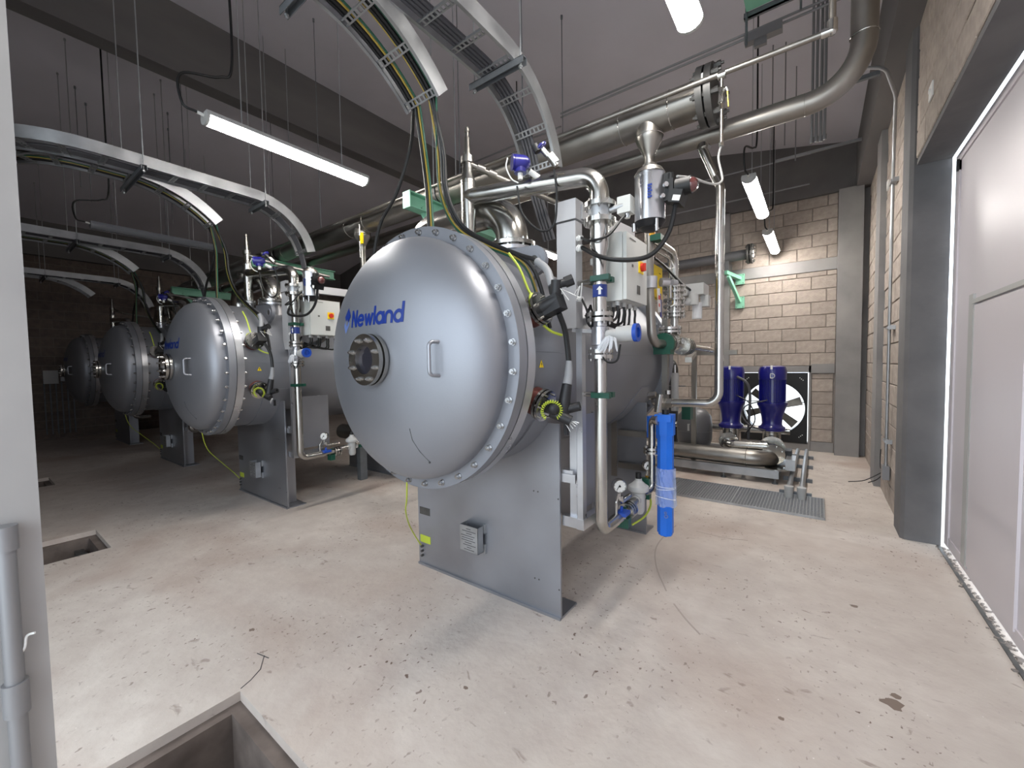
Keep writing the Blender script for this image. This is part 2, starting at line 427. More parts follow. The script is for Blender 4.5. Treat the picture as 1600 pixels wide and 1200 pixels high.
# right wall with door opening
DY = 4.65; DZ = 3.05
b = B()
b.box((XR, DY+.02, -.1), (XR+.18, YB+.2, 5.0)); b.box((XR, YF-.1, DZ+.02), (XR+.18, DY+.02, 5.0))
wr = obj('wall_right', b, 'mortar', kind='structure', smooth=False)
lay(wr, 'x', XR, 6.85, 8.44, 0, 4.13); lay(wr, 'x', XR, 5.0, 6.45, 0, 4.13, off=1)
lay(wr, 'x', XR, .3, DY-.02, DZ+.04, 4.13)
b = B(); b.box((.555, 6.45, 0), (XR+.03, 6.85, 4.14))
obj('trim_9', b, 'concrete', kind='structure', label='concrete pier between the block panels of the right wall', smooth=False)
b = B(); b.prism([(.575, 5.0), (.575, DY+.03), (.60, DY), (.815, DY), (.815, 5.0)], (0, 0, 0), (1, 0, 0), (0, 1, 0), (0, 0, 4.14))
obj('trim_10', b, 'concrete_jamb', kind='structure', label='dark concrete jamb column beside the big sliding door', smooth=False)
b = B(); b.box((XR-.004, YF-.1, DZ-.0), (.815, DY, DZ+.04))
obj('trim_11', b, 'concrete_jamb', kind='structure', label='concrete soffit over the big sliding door', smooth=False)
b = B(); b.box((XL-.2, YF-.1, -.1), (XL, YB+.1, 5.1))
wl = obj('wall_left', b, 'mortar', kind='structure', smooth=False)
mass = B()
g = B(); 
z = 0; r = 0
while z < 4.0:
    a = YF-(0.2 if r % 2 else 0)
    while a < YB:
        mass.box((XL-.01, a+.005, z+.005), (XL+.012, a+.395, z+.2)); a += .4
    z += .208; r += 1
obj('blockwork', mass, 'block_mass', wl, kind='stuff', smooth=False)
# front wall, open behind the camera
b = B(); b.box((XL, YF-.2, -.1), (-3.3, YF, 6.4)); b.box((-3.3, YF-.2, 3.8), (XR+.3, YF, 6.2))
obj('wall_front', b, 'mortar', kind='structure', smooth=False)
b = B(); b.box((-40, -40, -.45), (40, 40, -.32)); 
obj('outside_ground', b, 'ground', kind='structure', smooth=False)
b = B(); b.box((.83, YF-.3, -.30), (2.4, 5.2, -.02))
obj('outside_apron', b, 'ground', kind='structure', smooth=False)
# floor cracks and stains: relief only
b = B()
for pts in ([(-2.16, .73), (-2.18, .78), (-2.22, .84), (-2.31, .895)], [(-2.36, .88), (-2.27, .90)]):
    for p, q in zip(pts, pts[1:]): b.bar((p[0], p[1], .0008), (q[0], q[1], .0008), .004, .0016)
obj('floor_crack', b, 'print', kind='structure', smooth=False)

mat('scuff', (166, 154, 145), .8); mat('stain', (124, 108, 97), .75)
b = B()
for pts in ([(-1.03, 3.9), (-1.05, 3.6), (-1.03, 3.3), (-.93, 3.0), (-.78, 2.72)], [(-.70, 2.60), (-.60, 2.48), (-.50, 2.38)], [(-.45, 3.9), (-.62, 3.85), (-.85, 3.86)]):
    P_ = spline([(x, y, .0007) for x, y in pts], 6)
    for p, q in zip(P_, P_[1:]): b.bar(p, q, .010, .0014)
obj('floor_scuff', b, 'scuff', kind='structure', smooth=False)
b = B(); random.seed(21)
for cx_, cy_, rr in ((.284, 2.367, .045), (.30, 2.43, .02), (.2, 3.2, .02), (-.1, 2.0, .012), (-2.6, .95, .018), (-1.3, 1.35, .012)):
    b.prism([(rr*random.uniform(.6, 1.3)*math.cos(i*PI/6), rr*random.uniform(.5, 1)*math.sin(i*PI/6)) for i in range(12)], (cx_, cy_, 0), (1, 0, 0), (0, 1, 0), (0, 0, .0012))
obj('floor_stain', b, 'stain', kind='structure', smooth=False)
# sliding door
dr = empty('door_1', (.85, 1.5, 0), 'tall pale grey steel sliding door closing the right side', 'door')
dr['kind'] = 'structure'; del dr['category']
b = B(); b.box((.835, -2.0, .045), (.87, 4.60, 3.03))
obj('door_leaf', b, 'door_paint', dr, smooth=False)
b = B(); b.box((.825, 4.50, .045), (.836, 4.60, 3.03)); b.box((.825, -2, 2.97), (.836, 4.5, 3.03)); b.box((.828, -2, .045), (.836, 4.5, .12))
obj('door_rim', b, 'door_paint', dr, smooth=False)
b = B(); b.box((.822, 3.16, .10), (.838, 4.0, 1.85))
wk = obj('wicket_door', b, 'door_paint', dr, label='flush wicket door set in the sliding door', smooth=False)
b = B(); b.box((.820, 4.0, .08), (.838, 4.012, 1.89)); b.box((.816, 3.14, 1.862), (.838, 4.03, 1.89)); b.box((.822, 4.04, .08), (.838, 4.13, 1.93))
obj('wicket_frame', b, 'pale_grey', dr, smooth=False)
b = B(); b.box((.812, 4.50, 2.90), (.838, 4.53, 2.98))
obj('door_stop', b, 'black', dr, smooth=False)
b = B(); b.bar((.80, YF, -.0), (.80, 4.64, -.0), .02, .012); 
obj('door_track', b, 'iron', dr, smooth=False)
b = B()
for i in range(420):  # flecks modelled in place of the ragged daylight leaking under the door
    y = random.uniform(1.2, 4.62); x = .815+random.gauss(0, .014); s = random.uniform(.002, .008)
    b.box((x-s, y-s*1.5, -.002), (x+s, y+s, s*.9), rot=Matrix.Rotation(random.uniform(0, 3), 3, 'Z'))
obj('threshold_light_flecks', b, 'mortar', kind='stuff', label='ragged flecks standing for light leaking under the sliding door', cat='light flecks', smooth=False)
b = B(); b.box((XR-.02, 4.05, 3.30), (XR-.012, 4.16, 3.40)); b.cyl((XR-.03, 4.1, 3.35), (XR-.012, 4.1, 3.35), .015)
obj('wall_plate', b, 'white', label='small white wall plate high on the blocks above the door', cat='wall plate', smooth=False)

# left jamb at the picture's left edge
t = empty('steel_column', (-1.66, .0, 0), 'wide pale steel column at the left edge of the picture', 'column')
b = B(); b.box((-1.72, -.16, 0), (-1.6, .112, 3.2))
obj('column_face', b, 'jamb_steel', t, smooth=False)
b = B(); b.tube([(-1.578, .052, 0.0), (-1.578, .052, 1.12)], .017)
obj('conduit', b, 'conduit', t)
b = B(); b.cyl((-1.578, .052, .66), (-1.578, .052, .74), .023); b.cyl((-1.578, .052, 1.07), (-1.578, .052, 1.13), .022)
obj('coupling', b, 'conduit', t)
b = B(); b.tube(spline([(-1.58, .062, .80), (-1.572, .07, .82), (-1.574, .075, .845), (-1.566, .088, .85)]), .003, 6)
obj('wire_tie', b, 'white', t)

# ---------------------------------------------------------------- ozone generator (vessel)
GX, GZ = -1.81, 1.54
UN = ['nearest', 'second', 'third', 'farthest']
gen = empty('ozone_generator', (GX, 2.8, 0), 'nearest and largest horizontal steel vessel, blue lettering on its domed cover', 'pressure vessel')
def domeY(r, a=.657, y0=1.495, d=.235): return y0-d*math.sqrt(max(0, 1-(r/a)**2))
b = B()
prof = [(.002, domeY(0))]+[(.657*math.sin(PI/2*i/22), domeY(.657*math.sin(PI/2*i/22))) for i in range(1, 23)]+[(.657, 1.53), (.72, 1.53), (.72, 1.592), (.60, 1.592)]
b.lathe([(r, y-1.5) for r, y in prof], (GX, 1.5, GZ), (0, 1, 0), n=96)
cover = obj('front_cover', b, 'vessel', gen, angle=30)
b = B(); b.lathe([(.60, 1.597), (.722, 1.597), (.722, 1.66), (.605, 1.66)], (GX, 0, GZ), (0, 1, 0), n=96, cap=False)
bf = obj('body_flange', b, 'machined', gen)
b = B(); b.lathe([(.60, 1.59), (.7175, 1.59), (.7175, 1.599), (.60, 1.599)], (GX, 0, GZ), (0, 1, 0), n=96, cap=False)
obj('gasket', b, 'gasket', gen)
b0 = None
for i in range(32):
    a = 2*PI*(i+.5)/32; p = V((GX+.69*math.cos(a), 1.53, GZ+.69*math.sin(a)))
    if b0 is None:
        q = B(); q.hexa(p, (0, -1, 0), .0135, .022); b0 = obj('bolt', q, 'bolt', gen, loc=p)
    else: clone(b0, p, gen)
b = B()
for i in range(32):
    a = 2*PI*(i+.5)/32; p = V((GX+.69*math.cos(a), 1.66, GZ+.69*math.sin(a))); b.cyl(p, p+V((0, .022, 0)), .0135, n=6); b.cyl(p, p+V((0, .032, 0)), .007, n=6)
obj('rear_nuts', b, 'bolt', gen)
b = B(); b.lathe([(.655, 1.655), (.655, 3.92)], (GX, 0, GZ), (0, 1, 0), n=96, cap=False)
shell = obj('vessel_shell', b, 'vessel', gen)
b = B(); b.tube([(GX+.6545, 1.67, GZ+.03), (GX+.6545, 3.89, GZ+.03)], .0015, 6)
obj('weld_seam', b, 'vessel', shell)
b = B(); b.lathe([(.60, 3.90), (.72, 3.90), (.72, 4.02), (.657, 4.02)]+[(.657*math.cos(PI/2*i/12), 4.05+.235*math.sin(PI/2*i/12)) for i in range(13)], (GX, 0, GZ), (0, 1, 0), n=72)
obj('rear_cover', b, 'vessel', gen)
b = B()
for i in range(32):
    a = 2*PI*(i+.5)/32; p = V((GX+.69*math.cos(a), 3.90, GZ+.69*math.sin(a))); b.cyl(p, p-V((0, .022, 0)), .0135, n=6)
obj('rear_nuts', b, 'bolt', gen)
# wear pads under the shell
def pad(y0, y1, R, a0, a1, n=40):
    q = B()
    rings = []
    for i in range(n+1):
        a = a0+(a1-a0)*i/n; tap = .0
        c, s = math.cos(a), math.sin(a)
        e = min(i, n-i)/n; t = .10*max(0, 1-e*14)
        rings.append([(GX+R*c, y0+t, GZ+R*s), (GX+R*c, y1-t, GZ+R*s), (GX+(R-.01)*c, y1-t, GZ+(R-.01)*s), (GX+(R-.01)*c, y0+t, GZ+(R-.01)*s)])
    return q.quadstrip(rings)
obj('saddle_pad', pad(1.87, 2.23, .664, -PI+.38, -.38), 'vessel', gen)
obj('saddle_pad', pad(3.36, 3.74, .664, -PI+.38, -.38), 'vessel', gen)
# saddles
def saddle(y, rear=False):
    hw = .62; zt = 1.16; R = .6645
    arc = []
    a0 = math.acos(min(1, math.sqrt(R*R-(GZ-zt)**2)/R))
    for i in range(25):
        a = -a0-(PI-2*a0)*i/24; arc.append((R*math.cos(a), GZ+R*math.sin(a)))
    poly = [(-hw, 0), (hw, 0), (hw, zt)]+arc+[(-hw, zt)]
    q = B(); q.prism(poly, (GX, y, 0), (1, 0, 0), (0, 0, 1), (0, .014, 0))
    s = obj('saddle', q, 'plate', gen, smooth=False)
    q = B(); q.box((GX-hw, y-.01, 0), (GX+hw, y+.20, .012)); q.box((GX-hw-.002, y-.012, 0), (GX+hw+.002, y+.0, .016))
    obj('base_plate', q, 'plate', s, smooth=False)
    q = B()
    for x in (-.35, .1, .45): q.box((GX+x, y+.014, .012), (GX+x+.012, y+.17, GZ-math.sqrt(R*R-x*x)-.01 if abs(x) < .6 else 1))
    obj('stiffener', q, 'plate', s, smooth=False)
    return s
s1 = saddle(2.05); saddle(3.55)
b = B(); dx0, dx1, dz0, dz1, dy = -1.925, -1.765, .265, .44, .075
b.box((dx0, 2.05-dy, dz0), (dx1, 2.05-dy+.003, dz1)); b.box((dx0, 2.05-dy, dz0), (dx0+.003, 2.05, dz1)); b.box((dx1-.003, 2.05-dy, dz0), (dx1, 2.05-.02, dz1)); b.box((dx0, 2.05-dy, dz0), (dx1, 2.05, dz0+.003))
b.box((dx1-.003, 2.035, dz1-.05), (dx1+.012, 2.05, dz1+.012)); b.box((dx1-.003, 2.035, dz0-.012), (dx1+.012, 2.05, dz0+.05))
dh = obj('document_holder', b, 'galv', gen, smooth=False)
b = B()
random.seed(12)
for i, ww in enumerate((.04, .12, .05, .12, .10, .12, .06, .11, .04, .09)):
    xx = dx0+.08-ww/2+random.uniform(-.01, .01); b.box((xx, 2.05-dy-.0008, dz1-.022-.0155*i), (xx+ww, 2.05-dy, dz1-.018-.0155*i))
obj('printed_lines', b, 'print', dh, smooth=False)
b = B(); b.box((-2.41, 2.047, .39), (-2.30, 2.05, .445)); obj('name_plate', b, 'iron', s1, smooth=False)
b = B(); b.box((-2.41, 2.047, .175), (-2.30, 2.05, .23)); obj('earthing_label', b, 'yellow_green', s1, label='yellow green earthing label', smooth=False)
b = B()
for i in range(3): b.cyl((-2.385, 2.05, .145-.035*i), (-2.385, 2.03, .145-.035*i), .009, n=8)
for x, z in ((-1.37, .74), (-1.34, .74), (-1.2, .72), (-1.37, .20), (-1.34, .20), (-1.2, .18)): b.cyl((x, 2.05, z), (x, 2.048, z), .005, n=8)
obj('earthing_bolts', b, 'iron', s1)
# sight glass
sg = B(); sg.ring((GX, 1.205, GZ), (0, 1, 0), .072, .128, .022); sg.ring((GX, 1.237, GZ), (0, 1, 0), .075, .130, .022)
sg.lathe([(.098, 1.255), (.098, 1.30)], (GX, 0, GZ), (0, 1, 0), n=40, cap=False)
sgo = obj('sight_glass', sg, 'pipe', gen)
q = B(); q.cyl((GX, 1.225, GZ), (GX, 1.235, GZ), .10, n=40); obj('glass_disc', q, 'dark_glass', sgo)
q = B(); q.ring((GX, 1.226, GZ), (0, 1, 0), .10, .118, .012); obj('glass_gasket', q, 'gasket', sgo)
b = B()
for i in range(8):
    a = 2*PI*(i+.5)/8; b.hexa((GX+.102*math.cos(a), 1.205, GZ+.102*math.sin(a)), (0, -1, 0), .0105, .018)
obj('glass_bolts', b, 'bolt', sgo)
# handle
b = B(); hy = 1.345
b.tube(fillet([(-1.39, 1.335, 1.615), (-1.40, 1.265, 1.612), (-1.40, 1.265, 1.462), (-1.39, 1.335, 1.458)], .022), .0085)
b.cyl((-1.39, 1.338, 1.615), (-1.39, 1.322, 1.615), .014); b.cyl((-1.39, 1.338, 1.458), (-1.39, 1.322, 1.458), .014)
obj('cover_handle', b, 'plate', cover, label='small welded pull handle')
# lettering painted on the dome
def strokes():
    def arc(cx, cy, r, a0, a1, n=14): return [(cx+r*math.cos(math.radians(a0+(a1-a0)*i/n)), cy+r*math.sin(math.radians(a0+(a1-a0)*i/n))) for i in range(n+1)]
    return [(('N'), .72, [[(0, 0), (0, 1.32), (.72, 0), (.72, 1.32)]]),
            ('e', .84, [[(.04, .47), (.84, .47)], arc(.44, .44, .42, 4, 318)]),
            ('w', 1.0, [[(0, .88), (.25, 0), (.5, .84), (.75, 0), (1.0, .88)]]),
            ('l', .0, [[(0, 0), (0, 1.42)]]),
            ('a', .84, [arc(.42, .44, .42, 0, 360, 20), [(.84, 0), (.84, .88)]]),
            ('n', .74, [[(0, 0), (0, .5)], arc(.37, .50, .37, 180, 0), [(.74, .5), (.74, 0)]]),
            ('d', .86, [arc(.42, .44, .42, 0, 360, 20), [(.86, 0), (.86, 1.5)]])]
def ondome(x, z, e=.0015):
    r = math.hypot(x-GX, z-GZ); return (x, domeY(r)-e, z)
def lettering():
    q = B(); x0 = -2.018; z0 = 1.722; sc = .0615; hw = .0085; cx = 0
    for ch, adv, lines in strokes():
        for ln in lines:
            for (ax, ay), (bx, by) in zip(ln, ln[1:]):
                A = V((x0+(cx+ax)*sc, z0+ay*sc)); C = V((x0+(cx+bx)*sc, z0+by*sc)); d = (C-A)
                if d.length < 1e-6: continue
                n = max(1, int(d.length/.012)); d.normalize(); pn = V((-d.y, d.x))*hw
                A = A-d*hw*.55; C = C+d*hw*.55
                rows = []
                for i in range(n+1):
                    c = A+(C-A)*i/n; rows.append([ondome(*(c+pn)), ondome(*(c-pn))])
                base = len(q.v)
                for r_ in rows: q.v += r_
                for i in range(n): q.f.append((base+2*i, base+2*i+1, base+2*i+3, base+2*i+2))
        cx += adv+.30
    return q
obj('lettering', lettering(), 'letter_blue', cover, label='blue lettering Newland', smooth=False)
def rhomb(pts, n=5):
    q = B(); A, Bq, C, D = [V(p) for p in pts]; base = len(q.v)
    for i in range(n+1):
        for j in range(n+1):
            u, v = i/n, j/n; p = A*(1-u)*(1-v)+Bq*u*(1-v)+C*u*v+D*(1-u)*v; q.v.append(ondome(p.x, p.y))
    for i in range(n):
        for j in range(n): q.f.append((base+i*(n+1)+j, base+(i+1)*(n+1)+j, base+(i+1)*(n+1)+j+1, base+i*(n+1)+j+1))
    return q
em = obj('emblem', rhomb([(-2.082, 1.832), (-2.044, 1.782), (-2.082, 1.732), (-2.120, 1.782)]), 'letter_blue', cover, label='blue diamond emblem', smooth=False)
q = rhomb([(-2.086, 1.782), (-2.052, 1.740), (-2.092, 1.688), (-2.126, 1.735)]); q.v = [(x, y+.0006, z) for x, y, z in q.v]
obj('emblem_lower', q, 'letter_light', em, smooth=False)  # lighter blue lower rhomb of the printed emblem
q = rhomb([(-2.086, 1.768), (-2.068, 1.748), (-2.086, 1.728), (-2.104, 1.748)]); q.v = [(x, y-.0006, z) for x, y, z in q.v]
obj('emblem_notch', q, 'vessel', em, smooth=False)
b = B(); b.tube([ondome(-1.60, 1.20, 0), ondome(-1.60, 1.14, 0), ondome(-1.575, 1.08, 0), ondome(-1.545, 1.03, 0)], .002, 6); b.cyl(ondome(-1.545, 1.025, 0), ondome(-1.545, 1.025, .003), .006)
obj('scratch', b, 'print', cover)
# warning triangle on the shell side
b = B(); a = -.01; wx = GX+.6548; y_, z_ = 1.815, 1.505
b.prism([(-.021, -.018), (.021, -.018), (0, .022)], (wx, y_, z_), (0, 1, 0), (0, 0, 1), (.0015, 0, 0))
wsn = obj('warning_sign', b, 'yellow', shell, label='yellow triangular high voltage sign', smooth=False)
b = B(); b.prism([(.001, .012), (-.005, -.001), (.0, -.001), (-.002, -.013), (.006, .003), (.001, .003)], (wx+.0016, y_, z_), (0, 1, 0), (0, 0, 1), (.0005, 0, 0))
obj('sign_print', b, 'black', wsn, smooth=False)
# lifting lug
def lug(x, sgn):
    q = B(); R = .085; c = (x, 2.098); pts = []
    pts = [(x-.30*sgn, 2.12), (x-.30*sgn, 1.98)] if 0 else []
    for i in range(19):
        a = -PI*.45+PI*.95*i/18; pts.append((c[0]+sgn*R*math.cos(a), c[1]+R*math.sin(a)))
    pts += [(x-sgn*.30, 2.20), (x-sgn*.30, 1.95), (x-.10*sgn, 1.93)]
    if sgn < 0: pts = pts[::-1]
    q.prism(pts, (0, 1.99, 0), (1, 0, 0), (0, 0, 1), (0, .03, 0))
    q.ring((c[0]+.01*sgn, 1.984, c[1]), (0, 1, 0), .027, .042, .006)
    o = obj('lifting_lug', q, 'vessel', gen, smooth=False)
    q = B(); q.cyl((c[0]+.01*sgn, 1.986, c[1]), (c[0]+.01*sgn, 2.021, c[1]), .028); obj('lug_hole', q, 'iron', o)
lug(-1.315, 1); lug(-2.305, -1)
# high-voltage bushings on both sides
def bushing(ang, y, low):
    d = V((math.cos(ang), 0, math.sin(ang))); c = V((GX, y, GZ))
    q = B(); q.cyl(c+d*.635, c+d*.70, .062, n=28); q.ring(c+d*.70, d, .03, .085, .014); q.ring(c+d*.722, d, .03, .085, .014)
    u, v, _ = frame(d)
    for i in range(6):
        p = c+d*.70+(u*math.cos(i*PI/3)+v*math.sin(i*PI/3))*.07; q.cyl(p-d*.012, p+d*.05, .0055, n=6)
    o = obj('hv_bushing', q, 'pipe', gen, label='flanged bushing nozzle of the high voltage cable')
    q = B(); q.cyl(c+d*.64, c+d*.702, .075, n=24); obj('bushing_ring', q, 'copper_dark', o)
    return c+d*.73, d
hv1 = bushing(math.radians(20), 1.775, 0); hv2 = bushing(math.radians(-20), 1.80, 1)
bushing(math.radians(160), 1.775, 0)
# top nozzles
def nozzle(x, y, z0, z1, r):
    q = B(); q.cyl((x, y, z0), (x, y, z1), r*.72, n=28); q.flange((x, y, z1), (0, 0, 1), r, .022, 8, r*.83, .008)
    obj('nozzle', q, 'machined', gen)
nozzle(-1.81, 2.0, 2.10, 2.255, .068); nozzle(-1.58, 2.16, 2.08, 2.225, .15)
# side support frame of square tube and angle
b = B(); fx = -1.07
b.bar((-1.19, 2.10, .59), (fx, 2.10, .59), .045, .06); b.bar((fx, 2.07, .59), (fx, 2.40, .59), .045, .06)
b.bar((fx, 2.095, .56), (fx, 2.095, 1.70), .035, .045, up=(0, 1, 0)); b.bar((-1.13, 2.13, .57), (-1.13, 2.13, 1.25), .045, .045, up=(0, 1, 0))
b.bar((-1.19, 2.10, .86), (-1.12, 2.10, .86), .04, .06); b.bar((-1.13, 2.40, .57), (-1.13, 2.40, 1.2), .035, .035, up=(0, 1, 0))
b.bar((-1.19, 2.075, .845), (-1.10, 2.075, .845), .008, .05)
fr = obj('support_frame', b, 'machined', gen, smooth=False)
b = B(); b.box((-1.118, 2.14, .64), (-1.112, 2.50, 1.20)); obj('side_sheet', b, 'plate', fr, smooth=False)
b = B()
for z in (.89, .60): b.bar((-1.42, 3.50, z), (-1.0, 3.50, z), .04, .05)
b.bar((-1.45, 3.47, .5), (-1.45, 3.47, 1.02), .012, .05); 
for y in (3.80, ): b.bar((-1.10, y, .5), (-1.10, y, 1.9), .05, .05, up=(0, 1, 0))

obj('rear_frame', b, 'pipe_dull', fr, smooth=False)

# ---------------------------------------------------------------- gas outlet piping on top and down the side
RXp, RYp = -.95, 2.09
gp = empty('gas_outlet_pipe', (RXp, RYp, .59), 'polished steel pipe from top of the nearest vessel down its right side', 'pipe')
b = B(); b.tube(fillet([(-1.81, 2.0, 2.58), (RXp, RYp, 2.51), (RXp, RYp, 2.34)], .115, 10), .050, 20)
b.tube([(-1.81, 2.0, 2.26), (-1.81, 2.0, 2.68)], .046, 20); b.tube([(-1.81, 2.0, 2.68), (-1.81, 2.0, 2.72), (-1.81, 2.0, 2.80)], [.046, .036, .032], 18)
obj('pipe', b, 'pipe', gp)
b = B(); b.cyl((-1.81, 2.0, 2.79), (-1.81, 2.0, 2.83), .042); b.cyl((-1.81, 2.0, 2.82), (-1.81, 2.0, 2.95), .024, .018); b.cyl((-1.81, 2.0, 2.95), (-1.81, 2.0, 3.01), .012); b.cyl((-1.81, 2.0, 2.985), (-1.81, 2.0, 3.0), .017); b.sphere((-1.81, 2.0, 3.01), .011, 10)
obj('relief_valve', b, 'pipe_dull', gp)
b = B(); b.tube([(-1.80, 2.0, 2.79), (-1.70, 2.12, 2.73), (-1.42, 2.75, 2.61)], .017); b.cyl((-1.765, 2.04, 2.77), (-1.735, 2.08, 2.755), .027); b.cyl((-1.72, 2.10, 2.745), (-1.69, 2.14, 2.73), .025)
obj('vent_pipe', b, 'pipe_dull', gp)
flanges('pipe_flange', 'pipe', gp, [((RXp, RYp, z), (0, 0, 1), .085, .024, 8, .07, .007) for z in (2.345, 2.262)]+[((RXp, RYp, z), (0, 0, 1), .068, .02, 4, .054, .007) for z in (1.768, 1.738, 1.570, 1.540)])
b = B(); b.cyl((RXp, RYp, 2.275), (RXp, RYp, 2.335), .062); b.cyl((RXp, RYp, 2.305), (RXp+.13, RYp+.01, 2.32), .017)
obj('butterfly_valve', b, 'galv', gp)
b = B(); b.tube([(RXp, RYp, 2.26), (RXp, RYp, 2.13), (RXp, RYp, 2.09), (RXp, RYp, 1.76)], [.050, .050, .037, .037], 20)
b.tube(fillet([(RXp, RYp, 1.54), (RXp, RYp, .575), (RXp, 2.34, .575)], .07, 8), .034, 20)
obj('pipe', b, 'pipe', gp)
b = B(); b.tube([(RXp, RYp, 1.73), (RXp, RYp, 1.705), (RXp, RYp, 1.70), (RXp, RYp, 1.605), (RXp, RYp, 1.60), (RXp, RYp, 1.57)], [.036, .036, .047, .047, .036, .036], 20)
obj('ball_valve', b, 'machined', gp)
for z in (1.955, 1.333):
    b = B(); b.cyl((RXp, RYp, z-.014), (RXp, RYp, z+.014), .052, n=20); b.box((RXp-.03, RYp-.06, z-.014), (RXp+.075, RYp-.03, z+.014)); b.box((RXp-.075, RYp+.02, z-.014), (RXp+.06, RYp+.055, z+.014))
    c = obj('pipe_clamp', b, 'green_clamp', gp, label='dark green plastic pipe clamp')
    b = B(); b.cyl((-1.09, RYp+.02, z), (RXp-.04, RYp, z), .014); obj('clamp_arm', b, 'pipe', c)
b = B(); b.box((RXp-.024, RYp-.0395, 1.86), (RXp+.030, RYp-.0385, 1.925)); b.cyl((RXp, RYp, 1.86), (RXp, RYp, 1.925), .0385, n=20)
lb = obj('flow_label', b, 'letter_blue', gp, label='blue flow label with white arrow')
b = B(); b.prism([(-.006, -.022), (.006, -.022), (.006, .004), (.016, .004), (0, .022), (-.016, .004), (-.006, .004)], (RXp+.018, RYp-.0395, 1.892), V((.9, .1, 0)).normalized(), (0, 0, 1), (-.002, -.003, 0))
obj('arrow', b, 'white', lb, smooth=False)
b = B(); b.cyl((RXp+.04, RYp, 1.655), (RXp+.10, RYp, 1.66), .012); b.cyl((RXp+.10, RYp, 1.655), (RXp+.19, RYp, 1.66), .042, n=24); b.cyl((RXp+.04, RYp, 1.655), (RXp+.12, RYp, 1.655), .03)
va = obj('electric_actuator', b, 'pale_grey', gp)
b = B(); b.ring((RXp+.19, RYp, 1.66), (1, 0, 0), .028, .047, .02); b.cyl((RXp+.192, RYp, 1.66), (RXp+.197, RYp, 1.66), .03)
obj('blue_cap', b, 'blue_part', va, label='blue ring shaped end cap')
b = B()
random.seed(3)
for i in range(9):
    a = random.uniform(-1, 1); b.tube(spline([(RXp+.09, RYp-.06, 1.63), (RXp+.10+.03*a, RYp-.09, 1.615+.02*random.random()), (RXp+.09+.07*a, RYp-.10, 1.575-.02*random.random())], 4), [.010]+[.009]*4+[.006]*3+[.002], 6)
obj('plastic_wrap', b, 'clear_film', va, label='crumpled clear plastic wrap')
b = B(); b.tube(spline([(RXp+.03, RYp-.05, 1.545), (RXp+.07, RYp-.06, 1.51), (RXp+.12, RYp-.06, 1.52), (RXp+.13, RYp-.04, 1.60)]), .005, 8)
obj('signal_cable', b, 'black', va)

# big inverted U inlet pipe over the vessel
ip = empty('inlet_elbow_pipe', (-1.58, 2.16, 2.24), 'wide polished steel elbow pipe over the nearest vessel', 'pipe')
b = B(); b.tube(fillet([(-1.58, 2.16, 2.24), (-1.58, 2.16, 2.525), (-2.48, 2.16, 2.525), (-2.48, 2.16, 1.9)], .235, 14), .105, 28)
obj('pipe', b, 'pipe', ip)
b = B(); b.flange((-1.58, 2.16, 2.262), (0, 0, 1), .15, .024, 8, .125, .01)
b.torus((-1.58, 2.16, 2.287), (0, 0, 1), .105, .004, 28, 6)
obj('pipe_flange', b, 'pipe', ip)

# blue transmitter and wheel valve on the horizontal pipe
tx = empty('blue_transmitter', (-1.37, 1.95, 2.60), 'round navy transmitter on top pipe of the nearest vessel', 'instrument')
b = B(); b.cyl((-1.38, 1.91, 2.635), (-1.345, 1.95, 2.635), .042, n=24); b.sphere((-1.345, 1.95, 2.635), .041, 18); b.cyl((-1.388, 1.901, 2.635), (-1.38, 1.91, 2.635), .044, .04); b.cyl((-1.36, 1.94, 2.58), (-1.36, 1.94, 2.64), .035)
obj('housing', b, 'navy_part', tx)
b = B(); b.cyl((-1.36, 1.94, 2.545), (-1.36, 1.94, 2.59), .014); b.cyl((-1.33, 1.99, 2.60), (-1.29, 2.03, 2.565), .016); b.tube(spline([(-1.41, 1.89, 2.66), (-1.405, 1.87, 2.60), (-1.385, 1.89, 2.54), (-1.36, 1.92, 2.52)]), .004, 6)
obj('stem', b, 'white', tx)
wv = empty('needle_valve', (-1.19, 1.98, 2.60), 'small needle valve with dark blue star handle, top pipe of the nearest vessel', 'valve')
b = B(); b.cyl((-1.16, 2.0, 2.585), (-1.225, 1.95, 2.68), .016); b.cyl((-1.165, 2.0, 2.60), (-1.19, 1.975, 2.64), .024, n=8)
obj('body', b, 'pipe', wv)
b = B(); b.cyl((-1.222, 1.952, 2.675), (-1.232, 1.945, 2.69), .032, n=6); b.torus((-1.227, 1.948, 2.683), (-.4, -.3, .6), .03, .008, 12, 6)
obj('star_handle', b, 'navy_part', wv)
b = B(); b.cyl((-1.235, 1.93, 2.655), (-1.25, 1.92, 2.69), .02, n=10); obj('plug', b, 'black', wv)

# tall grey cable duct box
dbx = empty('cable_duct_box', (-1.15, 2.12, 1.70), 'tall narrow grey metal box standing beside the nearest vessel', 'cable box')
b = B(); b.box((-1.21, 2.08, 1.705), (-1.09, 2.16, 2.30)); obj('body', b, 'duct_grey', dbx, smooth=False)
b = B(); b.box((-1.215, 2.075, 2.31), (-1.085, 2.165, 2.42)); b.prism([(-1.215, 2.42), (-1.085, 2.42), (-1.15, 2.46)], (0, 2.075, 0), (1, 0, 0), (0, 0, 1), (0, .09, 0)) if 0 else None
obj('cap', b, 'duct_grey', dbx, smooth=False)
b = B(); b.bar((-1.10, 2.14, 2.36), (-1.02, 2.75, 2.36), .05, .08); obj('duct_arm', b, 'duct_grey', dbx, smooth=False)
b = B(); b.bar((-1.12, 2.12, 1.695), (-.99, 2.12, 1.68), .07, .02); obj('bottom_bracket', b, 'duct_grey', dbx, smooth=False)
b = B()
